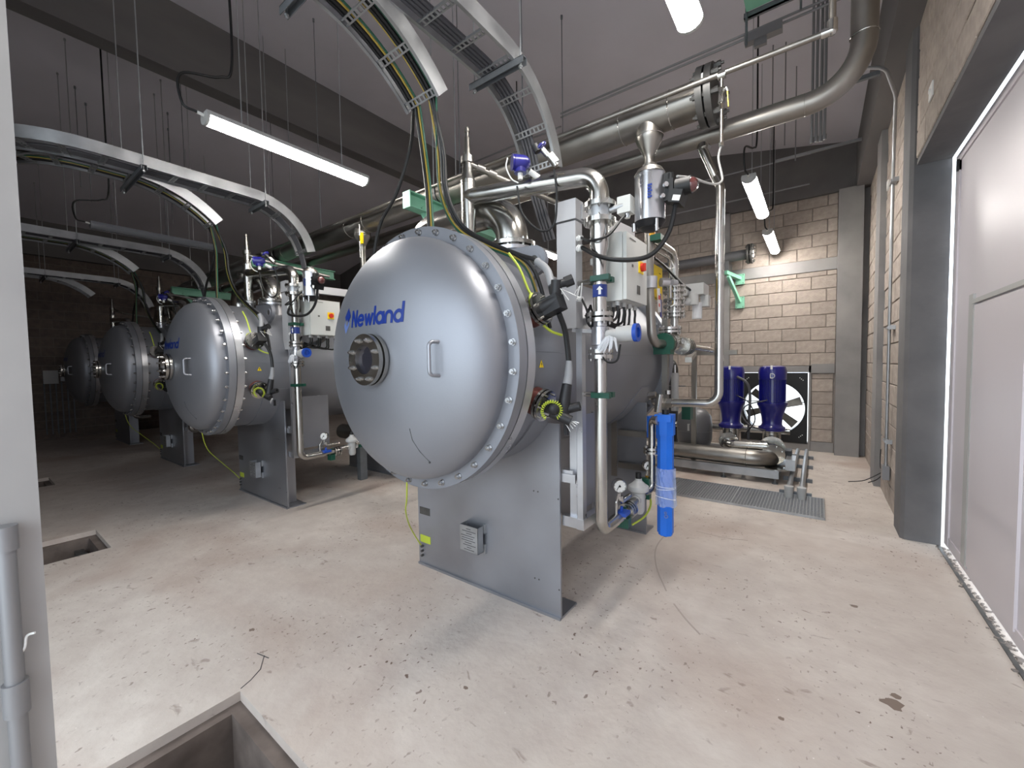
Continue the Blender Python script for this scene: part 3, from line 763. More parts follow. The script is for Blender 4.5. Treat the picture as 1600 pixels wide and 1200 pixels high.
for z, r in ((2.20, .014), (2.145, .017), (1.865, .014)): b.cyl((-1.09, 2.10, z), (-1.055, 2.09, z), r, n=10); b.cyl((-1.075, 2.095, z), (-1.068, 2.093, z), r*1.3, n=6)
obj('cable_gland', b, 'white', dbx)

# pneumatic actuator of the butterfly valve
ac = empty('valve_actuator', (-.69, 2.13, 2.19), 'upright silver pneumatic actuator beside top flange of the nearest vessel', 'actuator')
ax_, ay_ = -.695, 2.13
b = B(); pr_ = []
for i in range(28):
    a = 2*PI*i/28; k_ = (abs(math.cos(a+.75))**3.2+abs(math.sin(a+.75))**3.2)**(-1/3.2); r = .066*k_; pr_.append((r*math.cos(a), r*math.sin(a)))
b.prism(pr_, (ax_, ay_, 2.215), (1, 0, 0), (0, 1, 0), (0, 0, .235))
obj('cylinder', b, 'machined', ac)
b = B(); b.cyl((ax_, ay_, 2.45), (ax_, ay_, 2.475), .076, .06, n=28); b.cyl((ax_, ay_, 2.475), (ax_, ay_, 2.50), .035, n=20); obj('top_cap', b, 'pipe_dull', ac)
b = B(); b.cyl((ax_, ay_, 2.215), (ax_, ay_, 2.185), .078, .055, n=28); b.cyl((ax_, ay_, 2.185), (ax_, ay_, 2.17), .05, .03, n=20); obj('bottom_cap', b, 'black_rubber', ac)
b = B(); b.box((ax_-.155, ay_-.045, 2.28), (ax_-.085, ay_+.02, 2.365)); obj('gear_housing', b, 'offwhite', ac, smooth=False)
b = B(); b.cyl((ax_-.11, ay_-.02, 2.28), (ax_-.11, ay_-.02, 2.255), .014); b.cyl((ax_-.26, ay_-.03, 2.32), (ax_-.15, ay_-.02, 2.32), .013)
obj('stem', b, 'bolt', ac)
obj('fitting', B().cyl((ax_+.05, ay_-.05, 2.21), (ax_+.05, ay_-.05, 2.15), .009), 'bolt', ac); obj('fitting', B().cyl((ax_-.065, ay_-.04, 2.21), (ax_-.065, ay_-.04, 2.17), .012), 'bolt', ac)
b = B(); b.box((ax_+.08, ay_-.04, 2.29), (ax_+.125, ay_+.03, 2.39)); b.box((ax_+.11, ay_-.05, 2.27), (ax_+.165, ay_+.045, 2.33), rot=Matrix.Rotation(.3, 3, 'Y')); b.cyl((ax_+.13, ay_, 2.35), (ax_+.20, ay_, 2.35), .042, n=20); b.box((ax_+.075, ay_-.02, 2.38), (ax_+.105, ay_+.03, 2.43)); b.cyl((ax_+.11, ay_-.02, 2.39), (ax_+.11, ay_-.02, 2.42), .014)
sb = obj('switch_box', b, 'black', ac, label='black switch box with domed indicator')
b = B(); b.sphere((ax_+.195, ay_, 2.35), .036, 16); obj('indicator_dome', b, 'dome', sb)
b = B(); b.box((ax_+.125, ay_-.052, 2.275), (ax_+.16, ay_-.0505, 2.30), rot=Matrix.Rotation(.3, 3, 'Y'))
obj('box_plug', B().cyl((ax_+.09, ay_-.05, 2.36), (ax_+.10, ay_-.06, 2.36), .012), 'bolt', sb); obj('box_plug', B().cyl((ax_+.075, ay_-.05, 2.31), (ax_+.085, ay_-.06, 2.31), .010), 'bolt', sb)
obj('switch_label', b, 'white', sb, smooth=False)
b = B()
for i, (dz, ww) in enumerate(((0, .010), (.014, .006), (.028, .011), (.042, .008), (.056, .010))): b.box((ax_-.006+.02, ay_-.0765, 2.31+dz), (ax_+.006+.02+ww, ay_-.0745, 2.32+dz))
obj('cylinder_label', b, 'letter_blue', ac, smooth=False)

# control cabinet
cab = empty('control_cabinet', (-.92, 2.35, 1.85), 'light grey control cabinet with rotary switch beside the nearest vessel', 'cabinet')
b = B(); b.box((-1.02, 2.185, 1.85), (-.862, 2.52, 2.22)); obj('body', b, 'offwhite', cab, smooth=False)
b = B(); b.box((-.860, 2.19, 1.853), (-.840, 2.518, 2.217)); cd = obj('door', b, 'offwhite', cab, smooth=False)
b = B(); b.box((-.84, 2.375, 2.025), (-.834, 2.445, 2.095)); sw = obj('rotary_switch', b, 'yellow', cd, label='yellow switch plate with red rotary knob', smooth=False)
b = B(); b.cyl((-.835, 2.41, 2.06), (-.818, 2.41, 2.06), .024); b.box((-.822, 2.404, 2.038), (-.808, 2.416, 2.082)); obj('switch_knob', b, 'red', sw)
for lo_, hi_ in (((-.8395, 2.35, 1.90), (-.838, 2.40, 1.95)), ((-.8395, 2.27, 2.04), (-.838, 2.29, 2.055)), ((-.8395, 2.24, 2.19), (-.838, 2.33, 2.194))): obj('cabinet_label', B().box(lo_, hi_), 'iron', cd, smooth=False)
b = B()
for i in range(7): b.cyl((-.90-.045*(i % 2), 2.21+.045*i, 1.85), (-.90-.045*(i % 2), 2.21+.045*i, 1.825), .014, n=8)
obj('gland', b, 'pale_grey', cab)
b = B(); b.bar((-1.20, 2.45, 1.79), (-.98, 2.45, 1.86), .04, .04); b.bar((-1.17, 2.45, 2.15), (-1.0, 2.45, 2.15), .04, .04); obj('cabinet_post', b, 'pipe_dull', cab, smooth=False)
cbl = B()
for i in range(7):
    y = 2.21+.045*i; x = -.90-.045*(i % 2)
    cbl.tube(spline([(x, y, 1.83), (x, y, 1.78), (x-.02, y-.02, 1.74-.006*i), (-1.02, 2.13+.01*i, 1.71+.012*i), (-1.06, 2.14+.01*i, 1.78+.01*i)], 5), .0075, 8)
obj('cabinet_wiring', cbl, 'black', label='bundle of black wires looping under the nearest cabinet', cat='cable')

# lower air line: gauge, regulator, blue filter
al = empty('air_supply_line', (-.95, 2.6, .5), 'short steel line of fittings low beside the nearest vessel', 'pipe')
b = B(); b.cyl((-.95, 2.33, .575), (-.95, 2.46, .575), .022); b.cyl((-.95, 2.40, .575), (-.95, 2.44, .575), .032, n=6)
for y in (2.45, 2.48, 2.51): b.cyl((-.95, y, .575), (-.95, y+.018, .575), .052, n=24)
b.cyl((-.95, 2.53, .60), (-.95, 2.66, .60), .026); b.tube(fillet([(-.95, 2.30, .60), (-.95, 2.30, .68), (-.95, 2.33, .72)], .02), .009); b.tube(fillet([(-.95, 2.52, .66), (-.95, 2.37, .66), (-.95, 2.37, .70)], .02), .016)
b.tube(fillet([(-.93, 2.72, .64), (-.895, 2.79, .62), (-.895, 2.79, .98), (-.895, 2.79, 1.125), (-.84, 2.73, 1.13)], .05), .025)
flanges('pipe_flange', 'pipe', al, [((-.895, 2.79, z), (0, 0, 1), .058, .016, 4, .044, .007) for z in (.925, .900)])
b.cyl((-.85, 2.74, 1.13), (-.825, 2.725, 1.13), .036, n=14)
obj('pipe', b, 'pipe', al)
b = B(); b.box((-.965, 2.32, .59), (-.90, 2.40, .612)); b.cyl((-.94, 2.36, .60), (-.94, 2.36, .64), .009); obj('lever_handle', b, 'blue_part', al, label='blue lever handle', smooth=False)
b = B(); b.cyl((-.95, 2.43, .53), (-.95, 2.43, .615), .012); b.box((-.985, 2.40, .49), (-.915, 2.45, .55)); obj('pipe_clamp', b, 'green_clamp', al, label='dark green pipe clamp', smooth=False)
obj('pipe_clamp', B().box((-.96, 2.745, .58), (-.90, 2.79, .72)), 'green_clamp', al, label='dark green pipe clamp', smooth=False)
def gauge(x, y, z, r, label, grp=None):
    g_ = empty('pressure_gauge', (x, y, z), label, 'gauge'); d = V((.62, -.78, 0)).normalized(); c = V((x, y, z))
    q = B(); q.lathe([(.001, -.028), (r*.9, -.028), (r, -.02), (r, .012), (r*.9, .018), (r*.88, .008), (.001, .008)], c, d, n=32); q.cyl(c-V((0, 0, r)), c-V((0, 0, r+.045)), .008); q.cyl(c-V((0, 0, r+.02)), c-V((0, 0, r+.035)), .012, n=6)
    obj('case', q, 'pipe', g_)
    q = B(); q.cyl(c+d*.0085, c+d*.0105, r*.86, n=32); dd = obj('dial', q, 'white', g_)
    u, v, _ = frame(d); q = B(); q.bar(c+d*.012-v*.01, c+d*.012+(u*.5+v*.6)*r*.9, .004, .001, up=d)
    for i in range(9):
        a = -.8+i*.6; p = c+d*.011+(u*math.cos(a)+v*math.sin(a))*r*.72; q.bar(p, p+(u*math.cos(a)+v*math.sin(a))*r*.1, .003, .001, up=d)
    q.cyl(c+d*.011, c+d*.014, .006, n=10); obj('needle', q, 'black', dd, smooth=False)
    return g_
g1 = gauge(-.95, 2.35, .765, .042, 'steel pressure gauge low beside the riser of the nearest vessel')
g2 = gauge(-.93, 2.80, .80, .034, 'small pressure gauge left of the blue filter')
b = B(); b.cyl((-.93, 2.80, .70), (-.93, 2.80, .76), .007); b.cyl((-.93, 2.80, .715), (-.93, 2.80, .73), .014, n=6); obj('gauge_stem', b, 'brass', g2)
rg = empty('pressure_regulator', (-.95, 2.68, .5), 'grey metal pressure regulator with black top knob left of the blue filter', 'regulator')
b = B(); b.lathe([(.028, .50), (.040, .52), (.042, .64), (.066, .655), (.070, .67), (.066, .685), (.045, .70), (.024, .72), (.022, .735)], (-.95, 2.68, 0), (0, 0, 1), n=28); b.cyl((-.95, 2.62, .60), (-.95, 2.74, .60), .03)
obj('body', b, 'pale_grey', rg)
b = B(); b.cyl((-.95, 2.68, .735), (-.95, 2.68, .775), .019, n=14); obj('knob', b, 'black', rg)

def blue_filter():
    f_ = empty('blue_filter', (-.80, 2.77, .34), 'tall bright blue filter housing partly wrapped in film', 'filter')
    cx, cy = -.80, 2.77
    def hexp(r, k=.0): return [(r*math.cos(PI/8+i*PI/4+k), r*math.sin(PI/8+i*PI/4+k)) for i in range(8)]
    q = B(); q.prism(hexp(.052), (cx, cy, .375), (1, 0, 0), (0, 1, 0), (0, 0, .66)); q.prism(hexp(.045), (cx, cy, .36), (1, 0, 0), (0, 1, 0), (0, 0, .02))
    obj('bowl', q, 'blue_filter', f_, smooth=False)
    q = B(); q.prism(hexp(.060), (cx, cy, 1.03), (1, 0, 0), (0, 1, 0), (0, 0, .13)); q.box((cx-.055, cy-.06, 1.12), (cx+.05, cy+.05, 1.165)); obj('head', q, 'blue_filter', f_, smooth=False)
    q = B(); q.cyl((cx, cy, 1.16), (cx, cy, 1.195), .022, n=10); q.cyl((cx-.0, cy, .345), (cx, cy, .36), .012, n=8); obj('top_plug', q, 'black', f_)
    q = B(); n = 40
    rings = []
    for k in range(15):
        z = .56+.25*k/14; rings.append([(cx+(.059+.005*math.sin(i*1.7+k*.9)+.010*max(0, math.cos(i*2*PI/n))*(1-k/14))*math.cos(2*PI*i/n), cy+(.059+.005*math.sin(i*2.3+k*1.4))*math.sin(2*PI*i/n), z+.006*math.sin(i*.8)*(k == 0)) for i in range(n)])
    q.quadstrip(rings, cap=False); fm = obj('film_wrap', q, 'film', f_, label='translucent bluish film wrapped round the bowl')
    q = B(); q.torus((cx, cy, .69), (.05, .02, 1), .063, .0018, 30, 5); q.torus((cx, cy, .672), (-.10, .05, 1), .064, .0018, 30, 5); q.torus((cx, cy, .61), (.1, .2, 1), .066, .002, 30, 5); obj('film_edge', q, 'white', fm)
    q = B(); q.torus((cx+.02, cy-.054, .50), (.2, -1, 0), .010, .003, 14, 5); q.torus((cx+.016, cy-.054, .523), (.2, -1, 0), .007, .003, 10, 5); obj('chalk_mark', q, 'letter_light', f_)
    q = B(); q.prism(hexp(.045), (cx-.12, cy+.13, .98), (1, 0, 0), (0, 1, 0), (0, 0, .15)); obj('rear_housing', q, 'blue_filter', f_, smooth=False)
blue_filter()
b = B(); b.tube(spline([(-.93, 2.82, .62), (-.92, 2.84, .52), (-.95, 2.80, .44), (-1.02, 2.75, .38)]), .007, 8)
obj('earth_cable', b, 'yellow_green', label='yellow green cable hanging behind the blue filter', cat='cable')

# second drop: header branch, valve train behind the cabinet
vt = empty('valve_train', (-.92, 3.3, 1.6), 'steel valve train of flanges and strainers right of the nearest cabinet', 'pipework')
b = B(); b.tube(fillet([(-.95, 2.9, 2.90), (-.95, 2.9, 2.2), (-.95, 2.9, 2.05), (-.93, 2.9, 1.64), (-.90, 3.08, 1.64)], [.1, .1, .09]), [.03]*1+[.03]*100 if 0 else .031, 18)
obj('pipe', b, 'pipe_dull', vt)
b = B(); b.tube(fillet([(-.93, 2.92, 2.36), (-.92, 3.42, 2.36), (-.92, 3.42, 2.02)], .12, 10), .030, 18); b.tube(fillet([(-.93, 2.98, 2.30), (-.92, 3.30, 2.30), (-.92, 3.30, 2.0)], .07, 8), .014, 12)
b.tube([(-.92, 3.42, 1.88), (-.92, 3.42, 1.68)], .03, 18)
obj('pipe', b, 'pipe', vt)
flanges('valve_flange', 'pipe', vt, [((-.92, 3.42, z), (0, 0, 1), .085, .014, 6, .07, .007) for z in (2.10, 2.06, 2.0, 1.95, 1.90, 1.87)]+[((-.90, y, 1.645), (0, 1, 0), .075, .014, 6, .06, .007) for y in (3.11, 3.15)]+[((-.9, 3.22, z), (0, 0, 1), .085, .016, 8, .07, .007) for z in (1.76, 1.735)]+[((-.90, y, 1.64), (0, 1, 0), .072, .016, 6, .058, .007) for y in (3.55, 3.60, 3.68, 3.73)])
b = B(); b.cyl((-.92, 3.42, 1.87), (-.92, 3.42, 2.1), .055); obj('valve_body', b, 'pipe', vt)
b = B(); b.sphere((-.9, 3.22, 1.66), .085, 20); b.cyl((-.9, 3.1, 1.645), (-.9, 3.56, 1.645), .05, n=24); b.cyl((-.9, 3.56, 1.645), (-.9, 3.75, 1.645), .045, .035, n=24); b.cyl((-.9, 3.75, 1.64), (-.9, 4.75, 1.63), .026, n=18); b.cyl((-.86, 3.22, 1.66), (-.80, 3.20, 1.66), .022, n=12)
obj('check_valve', b, 'pipe', vt)
b = B(); b.cyl((-.90, 3.05, 1.64), (-.90, 3.085, 1.64), .078, n=24); b.box((-.93, 2.86, 2.335), (-.86, 2.94, 2.375)); b.box((-.96, 3.02, 1.565), (-.84, 3.12, 1.60)); obj('green_mount', b, 'green_clamp', vt, smooth=False)
b = B(); b.cyl((-.94, 2.9, 2.375), (-.94, 2.9, 2.44), .03, n=18); obj('brass_union', b, 'brass', vt)
b = B(); b.cyl((-.94, 2.9, 2.02), (-.94, 2.9, 2.10), .045, n=16); b.cyl((-.88, 2.93, 2.06), (-.84, 2.97, 2.06), .03, n=12); b.cyl((-.82, 2.98, 2.06), (-.80, 3.02, 2.06), .02, n=10); obj('swing_valve', b, 'machined', vt)
yp = empty('yellow_module', (-.98, 3.02, 2.1), 'yellow instrument module with coloured tags behind the pipe', 'instrument')
b = B(); b.box((-.99, 2.98, 1.98), (-.95, 3.20, 2.21)); obj('case', b, 'yellow', yp, smooth=False)
b = B(); b.box((-.949, 3.12, 2.16), (-.948, 3.16, 2.165)); obj('case_print', b, 'black', yp, smooth=False)
b = B(); b.box((-.93, 3.02, 1.87), (-.927, 3.08, 2.04), rot=Matrix.Rotation(.15, 3, 'X')); tg = obj('warning_tag', b, 'white', yp, label='white and red hanging tag', smooth=False)
b = B(); b.box((-.926, 3.03, 1.96), (-.925, 3.07, 1.99)); b.cyl((-.926, 3.05, 1.92), (-.925, 3.05, 1.92), .014); obj('tag_print', b, 'red', tg, smooth=False)
b = B(); b.box((-.935, 3.09, 1.84), (-.93, 3.12, 2.01), rot=Matrix.Rotation(.1, 3, 'X')); obj('purple_tag', b, 'navy_part', yp, smooth=False)
ta = empty('damper_actuator', (-.80, 3.66, 2.03), 'pale grey box actuator with clear cup behind the valve train', 'actuator')
b = B(); b.box((-.90, 3.58, 2.05), (-.74, 3.78, 2.14)); b.cyl((-.82, 3.6, 1.97), (-.82, 3.6, 2.06), .04); b.cyl((-.9, 3.52, 1.98), (-.85, 3.58, 2.0), .03); b.box((-.78, 3.66, 1.96), (-.72, 3.74, 2.05)); obj('housing', b, 'pale_grey', ta)
b = B(); b.cyl((-.80, 3.64, 1.86), (-.80, 3.64, 1.99), .038, n=18); obj('cup', b, 'clear_film', ta)
b = B()
for dy in (0, .05): b.tube(spline([(-.93, 2.95, 2.24-dy*.1), (-.9, 3.1+dy, 2.20), (-.86, 3.35+dy, 2.12), (-.84, 3.58+dy, 2.09)]), .008, 8)
obj('instrument_cable', b, 'black', label='pair of black cables sloping to the grey box actuator', cat='cable')
b = B(); b.tube(spline([(-.92, 3.30, 2.22), (-.9, 3.42, 2.12), (-.88, 3.47, 2.05), (-.88, 3.40, 1.98), (-.9, 3.25, 1.93)]), .005, 8); b.tube(spline([(-.92, 3.28, 2.30), (-.9, 3.33, 2.24), (-.92, 3.28, 2.22)]), .005, 8)
obj('white_tube', b, 'white', label='thin white tube curling around the flanged valve', cat='tube')

# ---------------------------------------------------------------- cables of one unit
def cable(pts, r, m, label, n=8, name='cable', cat='cable', group=None, raw=False):
    q = B(); q.tube(pts if raw else spline(pts), r, n); return obj(name, q, m, label=label, cat=cat, group=group)
TA = -1.87; TB = -1.60; TZ = 3.36
def arc_path(x, y0, ys, R, ang, z=TZ, bend=False, n=14):
    p = []
    if bend:
        Rb = .55; yc = .78
        for k in range(9):
            a = PI/2*(1-k/8); p.append(V((x-(Rb-Rb*math.cos(a)), yc-Rb*math.sin(a), z)))
        p.insert(0, p[0]+V((-.9, 0, 0)))
    else: p.append(V((x, y0, z)))
    m = 6
    y1 = p[-1].y
    for k in range(1, m+1): p.append(V((x, y1+(ys-y1)*k/m, z)))
    for k in range(1, n+1):
        a = ang*k/n; p.append(V((x, ys+R*math.sin(a), z-R+R*math.cos(a))))
    return p
def frames(path):
    d0 = (path[1]-path[0]).normalized(); S = V((1, 0, 0)) if abs(d0.x) < .5 else V((0, -1, 0)); out = []
    for i, p in enumerate(path):
        d = (path[min(i+1, len(path)-1)]-path[max(i-1, 0)]).normalized(); S = (S-d*S.dot(d)).normalized(); out.append((d, S, S.cross(d)))
    return out
def tray_thing(x, path, label, W=.28, nm='cable_tray', lens=None):
    t = empty(nm, path[-1], label, 'cable tray')
    h = .05
    for s, rn in ((-1, 0), (1, 1)):
        e = s*W/2; i = e-s*.020
        prof = [(e, -h), (e, h), (i, h), (i, h-.004), (e-s*.003, h-.004), (e-s*.003, -h+.004), (i, -h+.004), (i, -h)]
        q = B(); q.sweep(path, prof if s > 0 else prof[::-1], side=frames(path)[0][1]); obj('side_rail', q, 'galv', t, smooth=True, angle=25)
    # rungs at even spacing
    acc = .06; step = .24
    FR = frames(path); total = sum((c-a).length for a, c in zip(path, path[1:])); acc = (total-.03) % step
    for (a, c), (d_, S0, U0) in zip(zip(path, path[1:]), FR):
        L = (c-a).length; d = (c-a)/L
        while acc <= L:
            p = a+d*acc; S = (S0-d*S0.dot(d)).normalized(); U = S.cross(d); p = p-U*(h-.012)
            q = B()
            for o_ in (-.016, .016): q.bar(p-S*(W/2-.004)+d*o_, p+S*(W/2-.004)+d*o_, .008, .004, up=U)
            for k in range(9):
                e = -W/2+.012+(W-.024)*k/8; q.bar(p+S*e-d*.014, p+S*e+d*.014, .012, .004, up=U)
            for o_ in (-.019, .019): q.bar(p-S*(W/2-.004)+d*o_+U*.006, p+S*(W/2-.004)+d*o_+U*.006, .003, .014, up=U)
            obj('rung', q, 'galv', t, smooth=False)
            acc += step
        acc -= L
    return t
def hanger(x0, x1, y, z, label, off=0):
    t = empty('strut_hanger', ((x0+x1)/2, y, z), label, 'hanger')
    q = B(); w_ = .041; t_ = .004
    q.box((x0, y-w_/2, z-w_), (x1, y-w_/2+t_, z)); q.box((x0, y+w_/2-t_, z-w_), (x1, y+w_/2, z)); q.box((x0, y-w_/2, z-t_), (x1, y+w_/2, z))
    obj('channel', q, 'galv_dark', t, smooth=False)
    for x in (x0+.03, x1-.03):
        q = B(); q.cyl((x, y, z-w_-.02), (x, y, roof(x)), .005, n=8); q.cyl((x, y, z-w_-.012), (x, y, z-w_), .012, n=6); q.cyl((x, y, roof(x)-.03), (x, y, roof(x)), .012, n=6); obj('threaded_rod', q, 'galv', t)
TU = ['over the nearest vessel', 'over the second vessel', 'over the third vessel', 'over the farthest vessel']
def cables_in(path, offs, r, mats, labels, tails):
    FR = frames(path); r0 = r
    for o_, m_, lb_, tl in zip(offs, mats, labels, tails):
        pts = []
        for i, p in enumerate(path):
            d, S, U = FR[i]
            pts.append(p+S*o_-U*.022)
        if tl: pts = pts+spline([pts[-1]]+[V(q) for q in tl], 8)[1:]
        cable(pts, r0*(.5 if m_ in ('yellow_wire', 'green_cable', 'yellow_green') else 1), m_, lb_, raw=True)
for k in range(4):
    dx = -3.35*k
    X = lambda p: (p[0]+dx, p[1], p[2])
    pa = arc_path(TA+dx, YF+.1, 1.0, 1.0, math.radians(46), bend=(k == 1))
    pb = arc_path(TB+dx, YF+.1, 1.95, .62, PI/2*.86, bend=(k == 1))
    if k == 1: pb = [p+V((0, 0, .0)) for p in pb]
    tray_thing(TA+dx, pa, 'short ladder cable tray curving down '+TU[k])
    tray_thing(TB+dx, pb, 'long ladder cable tray curving down '+TU[k])
    hanger(-2.18+dx, -1.40+dx, 1.06, TZ-.055, 'wide strut hanger carrying both cable trays '+TU[k])
    hanger(-1.82+dx, -1.40+dx, 2.06, TZ-.055, 'short strut hanger carrying the long cable tray '+TU[k])
    if k < 3:
        t1 = [(-2.12, 1.80, 2.91), (-2.27, 1.80, 2.66), (-2.45, 1.80, 2.50), (-2.53, 1.79, 2.25), (-2.50, 1.78, 1.95)]
        t2 = [(-1.93, 1.74, 2.80), (-1.875, 1.72, 2.55), (-1.85, 1.71, 2.30), (-1.85, 1.72, 2.15)]
        sh = lambda L, a, c: [(p[0]+a, p[1], p[2]+c) for p in L]
        tt = [sh(t1, 0, 0), sh(t2, -.012, 0), sh(t2, .008, 0), sh(t2, .022, 0)]
        cables_in(pa, [-.10, -.078, -.057, -.040], .0115, ['black', 'black', 'yellow_wire', 'green_cable'],
                  ['black power cable curving to the far side of the %s vessel' % UN[k], 'black power cable dropping straight onto the %s vessel' % UN[k], 'thin yellow wire beside the black cable onto the %s vessel' % UN[k], 'thin dark green wire dropping onto the %s vessel' % UN[k]], [[X(p) for p in L] for L in tt])
        end = [(-1.82, 1.80, 2.80), (-1.825, 1.82, 2.59), (-1.78, 1.84, 2.43), (-1.69, 1.86, 2.31), (-1.49, 1.86, 2.19), (-1.31, 1.86, 2.10), (-1.20, 1.855, 2.05)]
        e1 = end+[(-1.12, 1.83, 1.96), (-1.085, 1.81, 1.86)]
        e2 = sh(end, -.020, .004)[:-1]+[(-1.24, 1.88, 2.02), (-1.20, 1.92, 1.86), (-1.17, 1.93, 1.70)]
        cables_in(pa, [.040, .055, .077, .098], .0115, ['yellow_wire', 'black', 'black', 'green_cable'],
                  ['thin yellow wire in the bundle bending over the %s vessel' % UN[k], 'thick black cable bending to the upper bushing of the %s vessel' % UN[k], 'second thick black cable bending over the %s vessel' % UN[k], 'dark green wire bending over the %s vessel' % UN[k]],
                  [[X(p) for p in L] for L in (sh(e2, -.032, .002), e1, e2, sh(e2, -.040, -.006))])
    q = B()
    for o_ in (-.09, -.065, -.04, -.015):
        pts = []
        for i, p in enumerate(pb):
            d, S, U = frames(pb)[i]; pts.append(p+S*o_-U*.024)
        pts += [pts[-1]+V((.0, .03, -.15)), pts[-1]+V((.05, .12, -.45))]
        q.tube(pts, .012, 8)
    obj('control_cables', q, 'cable_grey', label='grey cable bundle lying in the long tray '+TU[k], cat='cable')
# connectors on the bushings (one thing each, copied with the unit)
def connector1():
    p, d = hv1; t = empty('cable_connector', p, 'black elbow connector on the upper bushing of the nearest vessel', 'connector')
    q = B(); q.cyl(p+V((-.04, 0, -.02)), p+V((.12, .03, .10)) if 0 else p+V((.085, .02, .035)), .036, n=20); q.cyl(V((-1.06, 1.80, 1.80)), V((-1.05, 1.80, 1.92)), .028, n=16); q.cyl(V((-1.05, 1.80, 1.90)), V((-1.01, 1.83, 1.91)), .021, n=12); q.cyl(V((-1.02, 1.83, 1.91)), V((-.985, 1.85, 1.925)), .028, n=8); q.box((-1.12, 1.76, 1.76), (-1.02, 1.84, 1.84), rot=Matrix.Rotation(-.35, 3, 'Y'))
    obj('body', q, 'black_rubber', t)
    q = B(); q.tube(spline([(-1.20, 1.855, 2.05), (-1.13, 1.84, 1.99), (-1.085, 1.815, 1.90)]), [.020]*17, 14); obj('sleeve', q, 'grey_rubber', t)
    q = B()
    random.seed(5)
    for i in range(7): a = random.uniform(-.04, .04); q.tube([(-1.0, 1.83, 1.86), (-.98+a, 1.82+a, 1.85-a*.6), (-.95+a, 1.81, 1.855+a)], .0022, 5)
    obj('tie_ends', q, 'white', t)
    q = B(); q.torus(p+V((-.02, -.03, .035)), (1, 0, .4), .034, .009, 20, 8); q.tube(spline([(-1.30, 1.74, 2.085), (-1.24, 1.75, 2.0), (-1.19, 1.76, 1.88), (-1.15, 1.77, 1.83)]), .0065); q.tube(spline([(-1.145, 1.79, 1.72), (-1.11, 1.84, 1.675), (-1.08, 1.90, 1.655)]), .007)
    obj('earth_wire', q, 'yellow_green', t, label='yellow green coiled earth wire')
    return t
def connector2():
    p, d = hv2; t = empty('cable_connector', p, 'black tee connector on the lower bushing of the nearest vessel', 'connector')
    q = B(); q.sphere(p+V((.055, -.01, -.01)), .036, 16); q.cyl(p, p+V((.05, 0, -.01)), .035); q.cyl(p+V((.03, 0, -.03)), p+V((.125, .04, -.075)), .028, n=16); q.cyl(V((-1.05, 1.845, 1.24)), V((-1.035, 1.87, 1.40)), .034, .026, n=20); q.cyl(V((-1.035, 1.86, 1.27)), V((-.985, 1.89, 1.285)), .024, n=14); q.ring(V((-.985, 1.89, 1.285)), V((1, .3, .2)), .010, .024, .012, n=16)
    q.box((-1.075, 1.9, 1.13), (-1.055, 1.915, 1.19))
    obj('body', q, 'black_rubber', t)
    q = B(); q.tube([(-1.035, 1.87, 1.40), (-1.032, 1.88, 1.44), (-1.03, 1.885, 1.52)], [.024, .022, .016], 14); obj('sleeve', q, 'grey_rubber', t)
    q = B(); c = p+V((.055, -.03, -.02)); dd = V((.6, -.75, -.15)).normalized(); u, v, _ = frame(dd); pts = []
    for i in range(140):
        a = 2*PI*.8*i/139+2.2; R = .048+.007*math.cos(i*.95); pts.append(c+(u*math.cos(a)+v*math.sin(a))*R+dd*.007*math.sin(i*.95))
    q.tube(pts, .0032, 5); obj('earth_wire', q, 'yellow_green', t, label='yellow green coiled earth wire')
    q = B()
    random.seed(6)
    for i in range(6): a = random.uniform(-.03, .03); q.tube([(-1.04, 1.86, 1.20+a*.3), (-1.0+a, 1.85, 1.205+a*.4), (-.975+a, 1.845, 1.19+a)], .002, 5)
    obj('tie_ends', q, 'white', t)
    return t
k1 = connector1(); k2 = connector2()
def unit_cables():
    L = []
    L.append(cable([(-1.055, 1.83, 1.76), (-1.045, 1.87, 1.68), (-1.04, 1.885, 1.60), (-1.03, 1.885, 1.50)], .014, 'black', 'black cable linking both side bushings of the nearest vessel'))
    L.append(cable([(-1.39, 1.95, 2.52), (-1.37, 1.97, 2.37), (-1.27, 2.0, 2.26), (-1.195, 2.03, 2.29), (-1.178, 2.03, 2.45), (-1.175, 2.0, 2.57)], .006, 'black', 'thin black lead looping below the top pipe of the nearest vessel'))
    L.append(cable([(-1.06, 2.09, 2.20), (-.96, 2.0, 2.145), (-.87, 2.02, 2.16), (-.82, 2.08, 2.25), (-.805, 2.11, 2.27)], .007, 'black', 'thin black lead from the duct box to the actuator of the nearest vessel'))
    L.append(cable([(-1.055, 2.09, 2.145), (-.90, 2.0, 2.05), (-.77, 2.03, 2.02), (-.67, 2.08, 2.04), (-.60, 2.12, 2.14), (-.565, 2.13, 2.29)], .012, 'black', 'thick black lead hanging in a loop under the actuator of the nearest vessel'))
    L.append(cable([(-1.06, 2.09, 1.865), (-1.02, 2.07, 1.80), (-1.0, 2.09, 1.70), (-1.0, 2.10, 1.62)], .006, 'black', 'short black lead from the foot of the duct box of the nearest vessel'))
    L.append(cable([(-1.90, 1.525, .85), (-1.95, 1.56, .72), (-2.05, 1.63, .60), (-2.23, 1.80, .42), (-2.352, 1.95, .26), (-2.392, 2.035, .154)], .0045, 'yellow_green', 'yellow green earth cable from cover to foot of the nearest vessel', cat='cable'))
    return L
uc = unit_cables()
